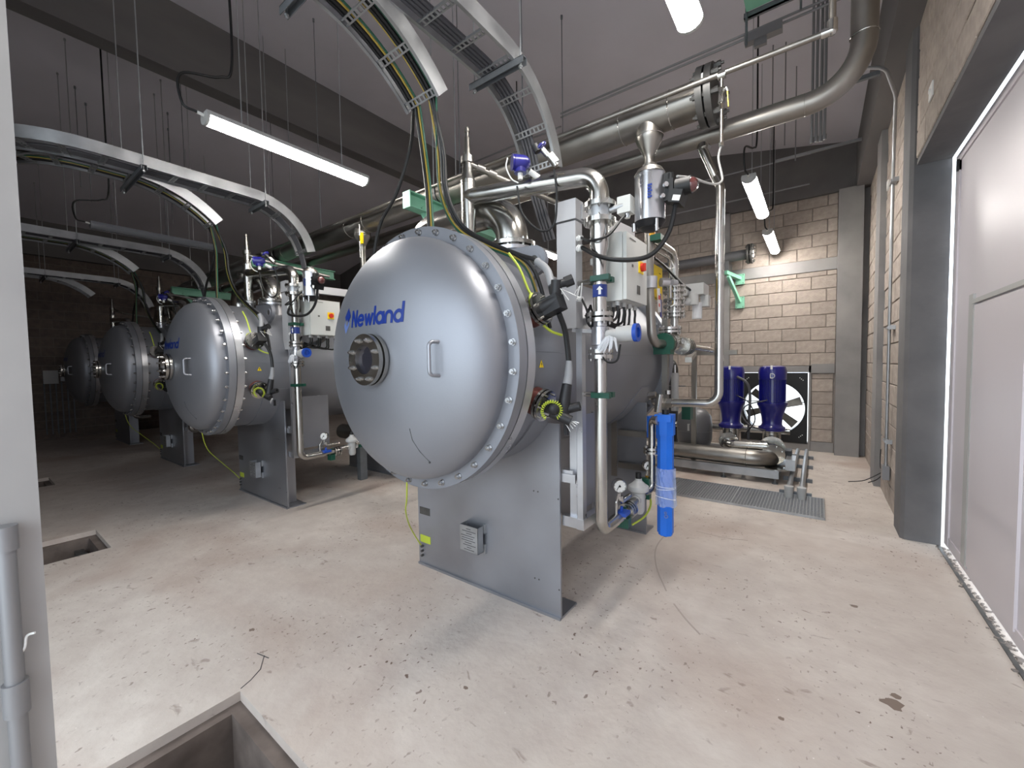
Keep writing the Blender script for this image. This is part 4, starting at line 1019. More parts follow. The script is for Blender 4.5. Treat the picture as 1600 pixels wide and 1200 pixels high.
# copies of the unit along the row
full = [gen, gp, ip, tx, wv, dbx, ac, cab, al, g1, rg, k1, k2]+uc+[o for o in col.objects if o.name == 'cabinet_wiring']
for k in (1, 2, 3):
    for o in full:
        nm = o.name.split('.')[0]
        if k == 2 and nm in ('air_supply_line', 'pressure_gauge', 'pressure_regulator', 'cabinet_wiring', 'valve_actuator'): continue
        if k == 3 and nm not in ('ozone_generator', 'gas_outlet_pipe', 'inlet_elbow_pipe', 'cable_connector'): continue
        if k == 3 and nm == 'cable_connector' and 'lower' in o['label']: continue
        lab = o['label'].replace('nearest and largest', 'nearest').replace('nearest', UN[k])
        if nm == 'ozone_generator': lab = ['', 'second steel vessel, middle sized, its blue lettering partly turned away', 'third steel vessel in shadow, smaller behind the second', 'farthest dark steel vessel of the row, smallest at the left'][k]
        if nm == 'pressure_regulator': lab = 'grey metal pressure regulator under the second vessel'
        if nm == 'air_supply_line': lab = 'short steel line of fittings low under the second vessel'
        copy_tree(o, (-3.35*k, 0, 0), None, lab, skip=() if k == 1 else (('rear_frame', 'lettering', 'emblem') if k == 2 else ('rear_frame', 'support_frame', 'lettering', 'emblem', 'document_holder', 'lifting_lug')))
# ---------------------------------------------------------------- overhead headers
hd = empty('gas_header_pipe', (-3, 2.9, 3.20), 'large dull steel header pipe running overhead across the row', 'pipe')
HZ = 3.175
b = B(); b.cyl((-13.5, 2.9, HZ), (-.62, 2.9, HZ), .115, n=32)
obj('pipe', b, 'pipe_dull', hd)
b = B()
for x in (-.80, -1.13, -2.6, -4.15, -4.5, -6.1): b.torus((x, 2.9, HZ), (1, 0, 0), .1155, .0035, 32, 6)
obj('weld_ring', b, 'pipe', hd)
b = B(); b.flange((-.605, 2.9, HZ), (1, 0, 0), .175, .038, 8, .148, .016); b.flange((-.555, 2.9, HZ), (1, 0, 0), .175, .038, 8, .148, .016)
u, v, _ = frame((1, 0, 0))
for i in range(8):
    a = 2*PI*(i+.5)/8; p = V((-.53, 2.9, HZ))+(u*math.cos(a)+v*math.sin(a))*.148; b.cyl(p, p+V((.05, 0, 0)), .009, n=8); b.cyl(p+V((.012, 0, 0)), p+V((.034, 0, 0)), .019, n=6)
obj('end_flange', b, 'iron', hd)
b = B(); b.cyl((-.5785, 2.9, HZ), (-.5815, 2.9, HZ), .15, n=28); obj('flange_gasket', b, 'gasket', hd)
b = B(); b.box((-.60, 2.736, 3.19), (-.54, 2.742, 3.23)); obj('white_tag', b, 'white', hd, smooth=False)
for k in range(3):
    x = -.95-3.35*k
    b = B(); b.lathe([(.098, HZ-.03), (.092, HZ-.09), (.092, 3.04), (.084, 3.015), (.040, 2.93), (.033, 2.91), (.033, 2.86)], (x, 2.9, 0), (0, 0, 1), n=28)
    br = obj('reducer', b, 'pipe_dull', hd)
    b = B(); b.torus((x, 2.9, 3.045), (0, 0, 1), .0925, .003, 28, 6); obj('reducer_weld', b, 'pipe', br)
for k in (1,):
    x = -.95-3.35*k; b = B(); b.cyl((x, 2.9, 2.9), (x, 2.9, 1.7), .031, n=16); obj('drop_pipe', b, 'pipe_dull', hd)
h2 = empty('water_header_pipe', (-3, 3.3, 3.1), 'mid-sized steel pipe behind the header, turning up near the right wall', 'pipe')
H2 = 3.13
b = B(); b.tube(fillet([(-13.5, 3.3, H2), (.195, 3.3, H2), (.195, 3.25, 4.85)], .28, 12), .066, 24)
obj('pipe', b, 'pipe_dull', h2)
b = B(); b.torus((-.09, 3.3, H2), (1, 0, 0), .0625, .004, 24, 6); b.torus((.195, 3.29, 3.42), (0, 0, 1), .067, .004, 24, 6); b.torus((-.80, 3.3, H2), (1, 0, 0), .0625, .003, 24, 6); b.torus((-1.0, 3.3, H2), (1, 0, 0), .0625, .003, 24, 6)
obj('weld_ring', b, 'pipe', h2)
b = B(); b.tube(fillet([(-.70, 3.3, 3.07), (-.61, 3.32, 2.83), (-.575, 3.3, 2.75), (-.575, 3.3, 1.20), (-1.0, 3.3, 1.19)], [.08, .1, .09, .09]), .030, 20); b.cyl((-.69, 3.3, 3.10), (-.685, 3.3, 3.05), .045, n=20)
obj('drop_pipe', b, 'pipe', h2)
b = B(); b.bar((-.1, 5.4, 4.25), (.44, 5.4, 4.25), .04, .04); b.cyl((.0, 5.4, 4.25), (.0, 5.4, 4.93), .006)
obj('wall_bracket', b, 'galv_dark', h2, smooth=False)
b = B(); b.sphere((-1.02, 3.3, 1.20), .045, 14); b.cyl((-1.0, 3.3, 1.19), (-.90, 3.3, 1.19), .04, n=6); b.cyl((-1.08, 3.28, 1.24), (-1.02, 3.28, 1.25), .03, n=8); b.cyl((-1.0, 3.25, 1.12), (-.98, 3.25, 1.26), .028, n=10); b.cyl((-.93, 3.28, 1.26), (-.93, 3.28, 1.29), .02, n=8)
obj('end_fittings', b, 'pipe', h2)
sp = empty('air_line_pipe', (-2, 2.72, 3.13), 'thin steel pipe in front of the header with a riser at right', 'pipe')
b = B(); b.tube(fillet([(-10, 2.70, 3.19), (.035, 2.72, 3.17), (.035, 2.72, 4.9)], .02, 4), .0155, 12)
obj('pipe', b, 'pipe_dull', sp)
b = B(); b.cyl((-.01, 2.72, 3.17), (.035, 2.72, 3.17), .022); b.cyl((.035, 2.72, 3.165), (.035, 2.72, 3.22), .023); b.sphere((.035, 2.72, 3.17), .024, 10); b.cyl((-.49, 2.72, 3.16), (-.45, 2.72, 3.16), .021)
obj('elbow_fitting', b, 'pipe', sp)
bv = empty('ball_valve', (-.47, 2.72, 3.05), 'small brass ball valve with yellow lever below the thin pipe', 'valve')
b = B(); b.cyl((-.47, 2.72, 3.16), (-.47, 2.72, 2.93), .009); b.cyl((-.47, 2.72, 3.09), (-.47, 2.72, 3.01), .02, n=8); b.cyl((-.47, 2.72, 3.0), (-.47, 2.72, 2.97), .015, n=6); b.cyl((-.47, 2.70, 3.05), (-.45, 2.67, 3.05), .01); b.cyl((-.47, 2.72, 2.93), (-.47, 2.72, 2.78), .011); b.cyl((-.47, 2.72, 2.78), (-.47, 2.72, 2.76), .015, n=6)
obj('body', b, 'pipe', bv)
b = B(); b.tube([(-.455, 2.68, 3.055), (-.435, 2.66, 3.05), (-.43, 2.66, 3.03)], .004, 6); o_ = obj('lever', b, 'bolt', bv)
b = B(); b.bar((-.43, 2.66, 3.03), (-.425, 2.66, 2.94), .009, .005); obj('lever_grip', b, 'yellow', bv, label='yellow lever grip', smooth=False)
cable([(-.47, 2.72, 2.77), (-.485, 2.72, 2.70), (-.465, 2.70, 2.60), (-.455, 2.66, 2.54), (-.475, 2.60, 2.505), (-.50, 2.45, 2.47), (-.53, 2.30, 2.45), (-.57, 2.16, 2.42)], .006, 'pale_grey', 'thin grey hose from the ball valve to the actuator', name='air_hose', cat='hose')
# vessel 2 branch valve with yellow handle
b = B(); b.cyl((-4.20, 2.8, 3.16), (-4.20, 2.8, 2.75), .009); b.cyl((-4.2, 2.8, 3.0), (-4.2, 2.8, 2.94), .02, n=8)
o_ = obj('drain_valve', b, 'pipe', label='thin drain valve on the header left of the near vessel', cat='valve')
b = B(); b.box((-4.17, 2.78, 2.90), (-4.13, 2.80, 3.02)); obj('valve_lever', b, 'yellow', o_, label='yellow lever', smooth=False)
# mint green bracket beams
def gallows(x, label):
    t = empty('support_bracket', (x, 2.45, 3.0), label, 'bracket')
    q = B(); q.box((x-.05, 2.45, 3.045), (x+.05, 3.7, 3.057)); q.box((x-.05, 2.45, 2.92), (x+.05, 3.7, 2.932)); q.box((x-.004, 2.45, 2.93), (x+.004, 3.7, 3.047)); q.box((x-.05, 2.445, 2.915), (x+.05, 2.453, 3.06))
    obj('beam', q, 'mint', t, smooth=False)
    q = B(); q.bar((x, 2.62, 2.97), (x, 3.0, 2.45), .05, .05); q.bar((x, 3.03, 2.2), (x, 3.03, 2.97), .06, .06, up=(0, 1, 0)); q.box((x-.07, 3.06, 2.22), (x+.07, 3.075, 2.45)); obj('brace', q, 'mint', t, smooth=False)
    q = B()
    for y in (2.7, 3.15, 3.5): q.torus((x, 2.9 if y < 3.2 else 3.3, HZ if y < 3.2 else H2), (1, 0, 0), .12 if y < 3.2 else .072, .006, 24, 6)
    for y in (2.75, 3.05): q.cyl((x+.03, y, 3.12), (x+.03, y, roof(x)), .006, n=6)
    obj('pipe_band', q, 'galv', t)
for k in range(3): gallows(-2.95-3.35*k, 'mint green steel bracket beam behind the %s vessel' % UN[k])
t = empty('wall_bracket', (-1.24, 8.3, 2.8), 'mint green gallows bracket on the back wall under the blind pipe', 'bracket')
for z0_, z1_ in ((2.88, 3.06), (2.46, 2.66)): obj('wall_plate', B().box((-1.20, 8.36, z0_), (-1.06, 8.41, z1_)), 'mint', t, smooth=False)
b = B(); b.bar((-1.13, 8.36, 2.56), (-1.26, 8.0, 2.98), .05, .05); b.bar((-1.13, 8.36, 2.98), (-1.30, 7.98, 3.05), .06, .06); obj('brace', b, 'mint', t, smooth=False)
b = B()
for x in (-1.18, -1.08):
    for z in (2.90, 3.04, 2.48, 2.64): b.cyl((x, 8.36, z), (x, 8.35, z), .008, n=6)
obj('anchor_bolts', b, 'iron', t)
bp_ = empty('blind_pipe', (-1.4, 8.1, 3.33), 'dark grey capped pipe with bolted flange along the back wall', 'pipe')
b = B(); b.cyl((-3.4, 8.1, 3.30), (-.95, 8.1, 3.33), .085, n=28); b.box((-1.32, 8.05, 3.1), (-1.26, 8.4, 3.26)); b.box((-3.0, 8.05, 3.1), (-2.94, 8.44, 3.23)); obj('pipe', b, 'tank', bp_)
flanges('flange', 'iron', bp_, [((x, 8.1, 3.33), (1, 0, 0), .165, .03, 12, .135, .014) for x in (-.97, -.92)])
b = B(); b.cyl((-.90, 8.1, 3.33), (-.895, 8.1, 3.33), .08, n=24); obj('white_cap', b, 'pale_grey', bp_)

# ---------------------------------------------------------------- light fittings
def light(x, y0, y1, on, label, z=3.35, lead=None):
    t = empty('tube_light', (x, (y0+y1)/2, z), label, 'light fitting')
    q = B(); prf = [(.065*math.cos(PI*i/10), -.052*math.sin(PI*i/10)) for i in range(11)]
    q.sweep([(x, y0+.02, z), (x, y1-.02, z)], prf); d = obj('diffuser', q, 'tube_on' if on else 'tube_off', t)
    q = B(); q.sweep([(x, y0, z), (x, y1, z)], [(-.068, 0), (.068, 0), (.062, .032), (-.062, .032)]); 
    for y in (y0, y1-.02): q.sweep([(x, y, z), (x, y+.02, z)], [(.068*math.cos(PI*i/8), -.055*math.sin(PI*i/8)) for i in range(9)])
    obj('housing', q, 'pale_grey' if on else 'tube_off', t, smooth=False)
    q = B()
    for y in (y0+.25, y1-.25): q.cyl((x, y, z+.03), (x, y, roof(x)), .004, n=6)
    obj('suspension', q, 'galv', t)
    q = B(); q.cyl((x, y0, z+.01), (x, y0-.04, z+.015), .012, n=8); obj('cable_entry', q, 'white', t)
    q = B(); q.tube(spline([(x, y0-.04, z+.015), (x-.02, y0-.12, z+.05), (x-.02, y0-.12, z+.25), (x+.03, y0+.10, z+.32), (x+.05, y0+.18, z+.45), (x+.05, y0+.18, z+1.2), (x+.05, y0+.18, roof(x))]), .009, 8); obj('lead', q, 'black', t)
light(-3.626, 1.16, 2.50, 1, 'lit tube light hanging left of the nearest vessel')
light(-.583, 1.15, 2.47, 1, 'lit tube light cut by the top edge of the picture')
light(-.583, 4.82, 6.15, 1, 'lit tube light nearer of the two before the back wall')
light(-.60, 6.95, 8.28, 1, 'lit tube light closest to the back wall')
light(-3.626, 4.86, 6.2, 1, 'lit tube light seen behind the top of the nearest vessel')
light(-7.345, 1.08, 2.40, 0, 'unlit tube light hanging in the dark at left')

# ---------------------------------------------------------------- hung conduits, rods and stubs
def rods(name, pts, label, r=.005, grp=None):
    for i, (x, y, z0) in enumerate(pts):
        q = B(); q.cyl((x, y, z0), (x, y, roof(x)-.0), r, n=6); q.cyl((x, y, roof(x)-.04), (x, y, roof(x)), r*2.6, n=6)
        obj(name, q, 'galv_dark', label=label, cat='rod', group=grp)
rods('threaded_rod', [(-9.0, 1.25, 4.3), (-9.3, 1.4, 4.2), (-8.8, 2.3, 4.2), (-9.2, 2.4, 4.1), (-7.4, 2.1, 3.9), (-7.6, 3.4, 3.9), (-10.4, 2.6, 4.0)], 'thin threaded rod hanging from the roof slab at far left', grp='hanging rods left of the ridge beam')
rods('threaded_rod', [(-3.1, 3.3, 3.2), (-2.0, 2.9, 3.32), (-2.35, 4.2, 4.1), (-5.2, 2.9, 3.32)], 'thin threaded rod between header pipe and roof', grp='hanging rods over the header pipe')
def hline(name, x0, x1, y, z, label, r=.012, pair=False):
    q = B(); q.cyl((x0, y, z), (x1, y, z), r, n=8)
    if pair: q.cyl((x0, y, z+.045), (x1, y, z+.045), r, n=8)
    return obj(name, q, 'conduit', label=label, cat='conduit')
hl = hline('conduit', -2.6, .42, 4.6, 4.56, 'pair of thin conduits crossing under the roof at top right', .011, True)
b = B(); b.box((-.60, 4.56, 4.50), (-.30, 4.64, 4.58)); b.box((-.52, 4.58, 4.44), (-.42, 4.62, 4.5)); obj('junction_box', b, 'conduit', hl, smooth=False)
hline('conduit', -4.3, -2.6, 4.6, 4.45, 'thin conduit end with a bent tip below the roof', .011)
hline('conduit', -2.3, -.12, 7.5, 4.5, 'thin conduit high in front of the back wall', .012)
hline('conduit', -2.3, -.14, 8.0, 4.24, 'lower thin conduit high on the back wall', .012)
b = B(); b.box((-.56, 7.48, 4.50), (.44, 7.52, 4.53)); obj('strut_rail', b, 'galv', label='steel strut rail bridging to the right eaves beam', cat='rail', smooth=False)
for i, (x, y) in enumerate(((-.075, 4.9), (-.042, 4.9), (-.008, 4.92), (.022, 4.9), (-.45, 5.6), (-.33, 5.6), (-.25, 6.1))):
    q = B(); q.cyl((x, y, 3.56 if i < 4 else 3.9), (x, y, roof(x)), .011 if i < 4 else .006, n=8)
    if i < 4: q.cyl((x, y, 3.55), (x, y, 3.60), .016, n=8)
    obj('conduit' if i < 4 else 'threaded_rod', q, 'conduit', label='thin vertical conduit dropping from the roof at upper right' if i < 4 else 'thin rod hanging beside the vertical conduits', cat='conduit' if i < 4 else 'rod', group='vertical conduits near the right eaves' if i < 4 else 'rods beside the right conduits')
b = B(); b.box((-.52, 3.92, 4.27), (-.08, 3.94, 4.31)); b.box((-.52, 3.92, 4.27), (-.08, 3.96, 4.275))
hp = empty('hung_panel', (-.38, 4.0, 4.3), 'pale green panel on a dark strut at the top edge', 'panel')
obj('strut', b, 'galv_dark', hp, smooth=False)
b = B(); b.box((-.50, 3.50, 4.30), (-.10, 3.90, 4.33)); obj('panel', b, 'mint', hp, smooth=False)
b = B(); b.cyl((-.50, 3.92, 4.05), (-.50, 3.92, roof(-.5)), .010, n=8); b.cyl((-.14, 3.92, 4.15), (-.14, 3.92, roof(-.14)), .008, n=8); obj('rod', b, 'galv_dark', hp)
# right-wall conduit with junction box
rc = empty('wall_conduit', (.575, 5.65, .4), 'steel conduit with small box on the right block wall', 'conduit')
b = B(); b.tube(fillet([(.575, 5.62, .42), (.575, 5.62, 3.55), (.535, 5.2, 3.90), (.43, 4.85, 4.0), (.25, 4.8, 4.04)], [.3, .2, .14]), .014, 12)
obj('pipe', b, 'galv', rc)
b = B(); b.box((.545, 5.57, .28), (.60, 5.68, .42)); obj('junction_box', b, 'conduit', rc, smooth=False)
for z in (1.82, .68, 3.25):
    b = B(); b.box((.56, 5.50, z-.02), (.615, 5.53, z+.02)); b.box((.55, 5.52, z-.012), (.60, 5.67, z+.012))
    obj('clamp', b, 'galv', rc, smooth=False)
b = B()
b.tube(spline([(.56, 5.68, .37), (.55, 5.78, .36), (.56, 5.92, .43), (.57, 6.0, .52)]), .005, 6); b.tube(spline([(.56, 5.68, .34), (.50, 5.85, .24), (.42, 5.95, .16), (.30, 6.0, .12)]), .005, 6); b.tube(spline([(.56, 5.68, .31), (.52, 5.8, .22), (.46, 5.85, .17)]), .005, 6)
obj('loose_wire', b, 'black', rc)
b = B(); b.box((XR-.03, 6.2, 3.38), (XR-.012, 6.28, 3.48)); obj('wall_plate', b, 'white', label='small pale wall plate high beside the wall conduit', cat='wall plate', smooth=False)

# ---------------------------------------------------------------- pumps on their skid by the back wall
sk = empty('pump_skid', (-1.2, 6.6, 0), 'low steel channel skid under the two blue pumps', 'skid')
b = B(); b.box((-3.1, 5.88, .07), (-.36, 5.96, .17)); b.box((-.44, 5.9, .07), (-.36, 7.4, .17)); b.box((-3.1, 7.32, .07), (-.36, 7.4, .17)); b.box((-1.75, 5.9, .09), (-1.67, 7.4, .17))
obj('channel_frame', b, 'galv', sk, smooth=False)
b = B()
for x in (-3.0, -1.9, -.97, -.40):
    for y in (5.92, 7.36): b.cyl((x, y, 0), (x, y, .075), .012, n=8); b.cyl((x, y, 0), (x, y, .012), .035, n=12)
obj('foot', b, 'galv_dark', sk)
b = B(); b.box((-1.35, 6.25, .17), (-.28, 6.75, .20)); b.box((-.30, 5.98, .17), (-.20, 6.42, .30)); obj('deck_plate', b, 'galv', sk, smooth=False)
def pump(x, y, label):
    t = empty('pump', (x, y, .2), label, 'pump', 'pumps on the skid')
    q = B(); q.lathe([(.10, .20), (.135, .21), (.135, .23), (.105, .24), (.105, .56), (.12, .57), (.12, .60)], (x, y, 0), (0, 0, 1), n=28)
    for a in (.8, 2.4, 4.0, 5.5): q.cyl((x+.122*math.cos(a), y+.122*math.sin(a), .23), (x+.122*math.cos(a), y+.122*math.sin(a), .60), .009, n=8)
    obj('pump_stack', q, 'pipe', t)
    q = B(); q.lathe([(.150, .585), (.155, .60), (.155, .63), (.125, .65), (.115, .68), (.125, .78), (.16, .90), (.175, .93), (.175, .96), (.150, .965)], (x, y, 0), (0, 0, 1), n=32)
    obj('motor_stool', q, 'blue_motor', t)
    q = B(); q.cyl((x, y, .96), (x, y, 1.27), .140, n=32)
    for i in range(36):
        a = 2*PI*i/36; q.bar((x+.143*math.cos(a), y+.143*math.sin(a), .97), (x+.143*math.cos(a), y+.143*math.sin(a), 1.265), .005, .022, up=(math.cos(a), math.sin(a), 0))
    m_ = obj('motor', q, 'blue_motor', t, smooth=False)
    q = B(); q.box((x+.05, y-.20, 1.04), (x+.17, y-.09, 1.18), rot=Matrix.Rotation(.4, 3, 'Z')); 
    q = B(); q.lathe([(.160, 1.26), (.162, 1.28), (.162, 1.38), (.145, 1.43), (.10, 1.445), (.001, 1.445)], (x, y, 0), (0, 0, 1), n=12)
    fc = obj('fan_cowl', q, 'blue_motor', t)
    q = B(); q.box((x-.012, y-.155, 1.40), (x+.012, y-.135, 1.45)); obj('cowl_clip', q, 'white', fc, smooth=False)
    return t
pump(-.48, 6.45, 'dark blue vertical pump on the right, marked with a white D'); pump(-.97, 6.48, 'dark blue vertical pump on the left, without mark')
b = B(); cx, cz = -.475, 1.315
ring_ = []
for i in range(9):
    a = -PI/2+PI*i/8; ring_.append((.006+.026*math.cos(a), .028*math.sin(a)))
for (ax, az), (bx, bz) in zip([(-.016, -.028)]+ring_+[(-.016, .028)], ring_+[(-.016, .028), (-.016, -.028)]):
    b.bar((cx+ax, 6.45-.164, cz+az), (cx+bx, 6.45-.164, cz+bz), .003, .007, up=(0, 0, 1))
mk = obj('letter_mark', b, 'white', [o for o in col.objects if o.name == 'pump'][0], smooth=False, label='white letter D')
sm = empty('suction_manifold', (-1.2, 6.0, .33), 'wide steel pipe manifold sweeping in front of the blue pumps', 'pipe')
b = B(); b.tube(fillet([(-3.0, 6.0, .30), (-.44, 6.0, .27), (-.44, 6.40, .27)], .26, 12), .105, 28)
obj('pipe', b, 'pipe_dull', sm)
b = B(); b.tube(fillet([(-.50, 6.12, .42), (-1.0, 6.10, .40), (-1.0, 6.42, .40)], .14, 8), .055, 20); b.cyl((-2.2, 6.95, .50), (-.3, 6.95, .52), .055, n=20)
obj('pipe', b, 'pipe', sm)
flanges('flange', 'pipe', sm, [((-.44, 6.10, .33), (0, 1, .2), .135, .025, 8, .11, .012), ((-.46, 6.26, .38), (0, 1, 0), .15, .025, 8, .125, .012), ((-.97, 6.28, .42), (0, 1, 0), .12, .022, 8, .10, .01), ((-.40, 6.02, .17), (0, 0, 1), .12, .02)])
b = B(); b.torus((-.72, 6.0, .27), (1, 0, 0), .106, .004, 24, 6); obj('weld_ring', b, 'pipe', sm)
b = B(); b.cyl((-.28, 6.35, .28), (-.20, 6.35, .28), .03, n=8); b.sphere((-.24, 6.30, .22), .03, 10); b.box((-.33, 6.25, .25), (-.25, 6.45, .36)); obj('drain_tap', b, 'black_rubber', sm)
cable([(-1.0+.12, 6.35, 1.30), (-.76, 6.30, 1.22), (-.72, 6.30, 1.05), (-.73, 6.30, .70), (-.74, 6.35, .45)], .018, 'cable_grey', 'thick grey cable between the two blue pumps')
cable([(-.52, 6.28, 1.0), (-.74, 6.2, .93), (-.80, 6.2, .80), (-.70, 6.2, .66), (-.54, 6.28, .60)], .009, 'cable_grey', 'thin grey cable curling between the two blue pumps')
cable([(-.88, 6.3, 1.05), (-.72, 6.25, .95), (-.66, 6.3, .72), (-.78, 6.3, .52)], .008, 'black', 'thin black cable hanging between the two blue pumps')
# pressure tank
pt_ = empty('pressure_tank', (-1.46, 6.5, .17), 'round grey pressure tank left of the blue pumps', 'tank')
b = B(); b.lathe([(.001, .22), (.12, .23), (.21, .29), (.24, .38), (.243, .60), (.225, .72), (.16, .80), (.06, .84), (.001, .845)], (-1.46, 6.5, 0), (0, 0, 1), n=40); b.torus((-1.46, 6.5, .50), (0, 0, 1), .243, .004, 36, 6)
b.cyl((-1.46, 6.5, .17), (-1.46, 6.5, .26), .12, n=20)
obj('shell', b, 'tank', pt_)
b = B(); b.box((-1.50, 6.262, .52), (-1.42, 6.268, .62), rot=Matrix.Rotation(.25, 3, 'Z')); b.box((-1.40, 6.29, .50), (-1.36, 6.30, .60), rot=Matrix.Rotation(.55, 3, 'Z')); obj('tank_label', b, 'pale_grey', pt_, smooth=False)
# support gantry beside the tank
gt = empty('pipe_gantry', (-1.38, 6.12, 0), 'steel box-section gantry post in front of the grey tank', 'gantry')
b = B(); b.bar((-1.38, 6.12, 0), (-1.38, 6.12, 1.60), .06, .06, up=(0, 1, 0)); obj('post', b, 'pipe_dull', gt, smooth=False)
b = B(); b.bar((-1.0, 4.2, 1.53), (-1.38, 6.12, 1.63), .06, .05); b.bar((-1.55, 6.12, 1.63), (-.85, 6.12, 1.63), .06, .06); obj('beam', b, 'pipe_dull', gt, smooth=False)
# dark elbow stack and silencer behind the vessel
b = B(); b.tube(fillet([(-1.93, 7.0, .0), (-1.93, 7.0, 1.52), (-2.3, 7.0, 1.52)], .14, 8), .105, 24)
obj('vent_stack', b, 'black_rubber', label='thick black vertical pipe elbow behind the nearest vessel', cat='pipe')
sl = empty('silencer', (-1.15, 4.3, 1.1), 'pale grey cylinder with thin rod behind the blue filter', 'silencer')
b = B(); b.cyl((-1.15, 4.3, 1.02), (-1.15, 4.3, 1.40), .035, n=20); obj('body', b, 'pale_grey', sl)
b = B(); b.cyl((-1.15, 4.3, 1.40), (-1.15, 4.3, 1.48), .010, n=8); b.bar((-1.25, 4.3, 1.27), (-1.05, 4.3, 1.27), .008); obj('rod', b, 'bolt', sl)
b = B(); b.box((-1.06, 4.2, .95), (-.98, 4.3, 1.13)); obj('mount', b, 'green_clamp', sl, smooth=False)
# wall fan
fan = empty('wall_fan', (-.61, YB, .70), 'square black extractor fan in the back wall behind pumps', 'fan')
n = 48; q = B(); R = .45; FCX, FCZ = -.61, .70; hx = .485; hz0, hz1 = .125, 1.305
pts_in = []; pts_out = []
for i in range(n):
    a = 2*PI*i/n; c_, s_ = math.cos(a), math.sin(a); pts_in.append((FCX+R*c_, FCZ+R*s_))
    k_ = min(hx/abs(c_) if abs(c_) > 1e-6 else 9, ((hz1-FCZ) if s_ > 0 else (FCZ-hz0))/abs(s_) if abs(s_) > 1e-6 else 9); pts_out.append((FCX+k_*c_, FCZ+k_*s_))
for cx_, cz_ in ((FCX+hx, hz1), (FCX-hx, hz1), (FCX-hx, hz0), (FCX+hx, hz0)):
    j_ = min(range(n), key=lambda i: (pts_out[i][0]-cx_)**2+(pts_out[i][1]-cz_)**2); pts_out[j_] = (cx_, cz_)
q.quadstrip([[(x, y, z) for x, z in P] for P, y in ((pts_in, 8.40), (pts_out, 8.40), (pts_out, 8.50), (pts_in, 8.60))], loop=True)
obj('fan_frame', q, 'black', fan, smooth=False)
q = B()
for i in range(6):
    a = 2*PI*i/6+.35; d = V((math.cos(a), 0, math.sin(a))); e = V((-math.sin(a), 0, math.cos(a)))
    P = [V((FCX, 8.47, FCZ))+d*r_+e*w_+V((0, y_, 0)) for r_, w_, y_ in ((.08, -.045, -.02), (.42, -.085, -.03), (.42, .055, .04), (.08, .035, .02))]
    b0_ = len(q.v); q.v += [tuple(p) for p in P]+[tuple(p+V((0, .006, 0))) for p in P]
    q.f += [(b0_, b0_+1, b0_+2, b0_+3), (b0_+7, b0_+6, b0_+5, b0_+4)]+[(b0_+j, b0_+(j+1) % 4, b0_+4+(j+1) % 4, b0_+4+j) for j in range(4)]
obj('fan_blades', q, 'iron', fan, smooth=False)
q = B(); q.cyl((FCX, 8.42, FCZ), (FCX, 8.53, FCZ), .085, n=24); q.bar((FCX-.45, 8.52, FCZ+.10), (FCX+.45, 8.52, FCZ+.10), .015); q.bar((FCX-.05, 8.52, FCZ-.45), (FCX-.05, 8.52, FCZ+.45), .02); obj('fan_hub', q, 'black', fan)
q = B()
for sx_ in (-1, 1):
    for sz_ in (-1, 1):
        for j in range(3): q.cyl((FCX+sx_*(.375+.022*j), 8.399, FCZ+.02+sz_*(.50-.02*j*(1))), (FCX+sx_*(.375+.022*j), 8.396, FCZ+.02+sz_*(.50-.02*j)), .008, n=8)
obj('corner_holes', q, 'white', fan)
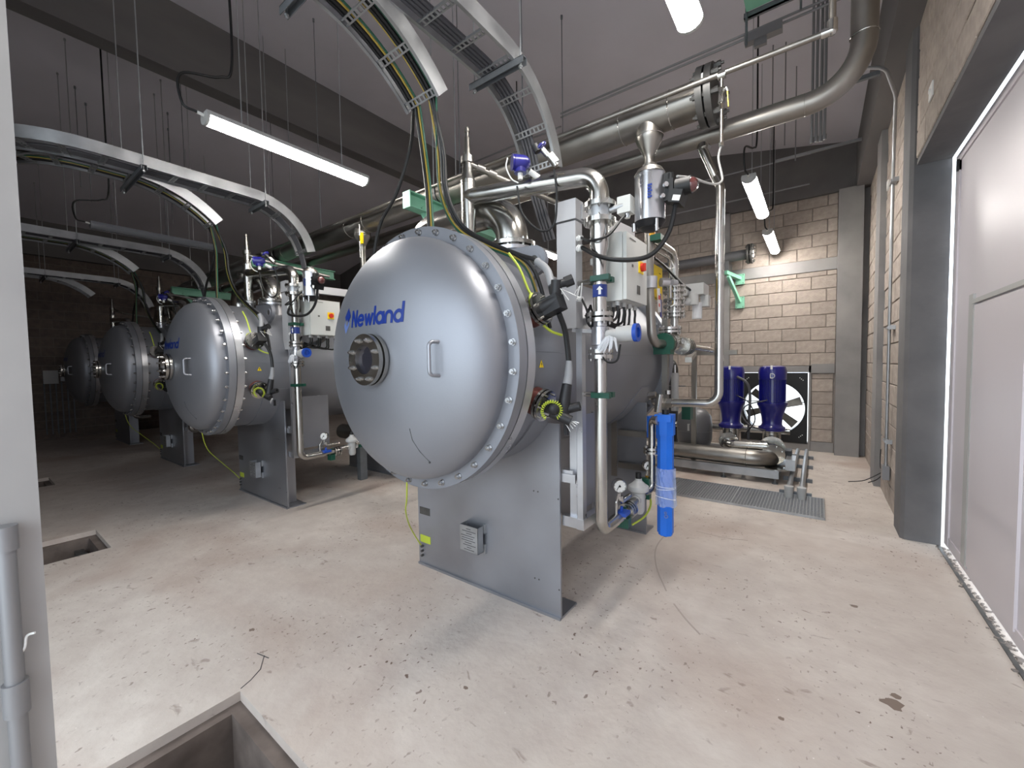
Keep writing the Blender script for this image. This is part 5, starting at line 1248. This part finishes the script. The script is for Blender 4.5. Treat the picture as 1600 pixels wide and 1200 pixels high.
# floor grating, floor conduits
gr = empty('floor_grating', (-.7, 5.14, .01), 'grey steel grating set in the floor before the pumps', 'grating')
b = B(); gx0, gx1, gy0, gy1 = -1.9, .072, 4.80, 5.49
nx = int((gx1-gx0)/.028)
for i in range(nx+1): x = gx0+(gx1-gx0)*i/nx; b.box((x-.003, gy0, .002), (x+.003, gy1, .016))
ny = 26
for i in range(ny+1): y = gy0+(gy1-gy0)*i/ny; b.box((gx0, y-.003, .004), (gx1, y+.003, .014))
obj('grating_bars', b, 'grating', gr, kind='stuff', smooth=False)
b = B()
for y in (gy0, gy1): b.box((gx0, y-.006, 0), (gx1, y+.006, .02))
for x in (gx0, -.72, gx1): b.box((x-.006, gy0, 0), (x+.006, gy1, .02))
obj('grating_frame', b, 'galv', gr, smooth=False)
b = B(); b.box((gx0, gy0, .0005), (gx1, gy1, .0015)); obj('grating_base', b, 'galv_dark', gr, smooth=False)
for i, x in enumerate((-.235, -.12)):
    t = empty('floor_conduit', (x, 5.45, .06), ('left' if i == 0 else 'right')+' one of two thick conduits lying on the floor right of the skid', 'conduit')
    b = B(); b.tube([(x, 5.40, .105), (x, 8.0, .075)], .027, 16); obj('pipe', b, 'galv', t)
    b = B(); b.tube([(x, 5.38, .0), (x, 5.38, .12), (x, 5.38, .135)], [.038, .044, .044], 16); obj('end_cap', b, 'pale_grey', t, label='grey plastic end cap')
b = B()
for y in (5.52, 6.2, 7.0, 7.7): b.box((-.33, y-.02, 0), (-.03, y+.02, .045))
obj('conduit_rest', b, 'galv_dark', label='steel cross rests carrying the two floor conduits', cat='rest', smooth=False)
# pipes under the second and third vessels
for k in (1, 2):
    t = empty('drain_manifold', (-1.81-3.35*k, 3.9, .6), 'dark steel manifold pipe low under the %s vessel' % UN[k], 'pipe')
    b = B(); b.tube([(-2.6-3.35*k+.6, 3.2, .62), (-.2-3.35*k, 3.2, .62)], .10, 24); obj('pipe', b, 'pipe_dull', t)
    flanges('flange', 'iron', t, [((x-3.35*k, 3.2, .62), (1, 0, 0), .135, .02, 8, .11, .01) for x in (-.55, -.48, -.40)])
    for x in (-1.6, -.35): obj('stand', B().box((x-3.35*k, 3.15, 0), (x+.08-3.35*k, 3.25, .53)), 'galv_dark', t, smooth=False)
# small box on the far left wall
t = empty('wall_box', (XL+.05, 1.5, 1.35), 'small pale electrical box on the dark left wall', 'electrical box')
b = B(); b.box((XL+.012, 1.15, 1.25), (XL+.10, 1.38, 1.55)); obj('case', b, 'pale_grey', t, smooth=False)
b = B(); b.box((XL+.012, 1.42, 1.30), (XL+.08, 1.75, 1.50)); obj('side_case', b, 'duct_grey', t, smooth=False)
b = B()
for i in range(6): b.cyl((XL+.03, 1.16+.09*i, .1), (XL+.03, 1.16+.09*i, 1.28), .012, n=6)
obj('riser_tubes', b, 'galv_dark', t)
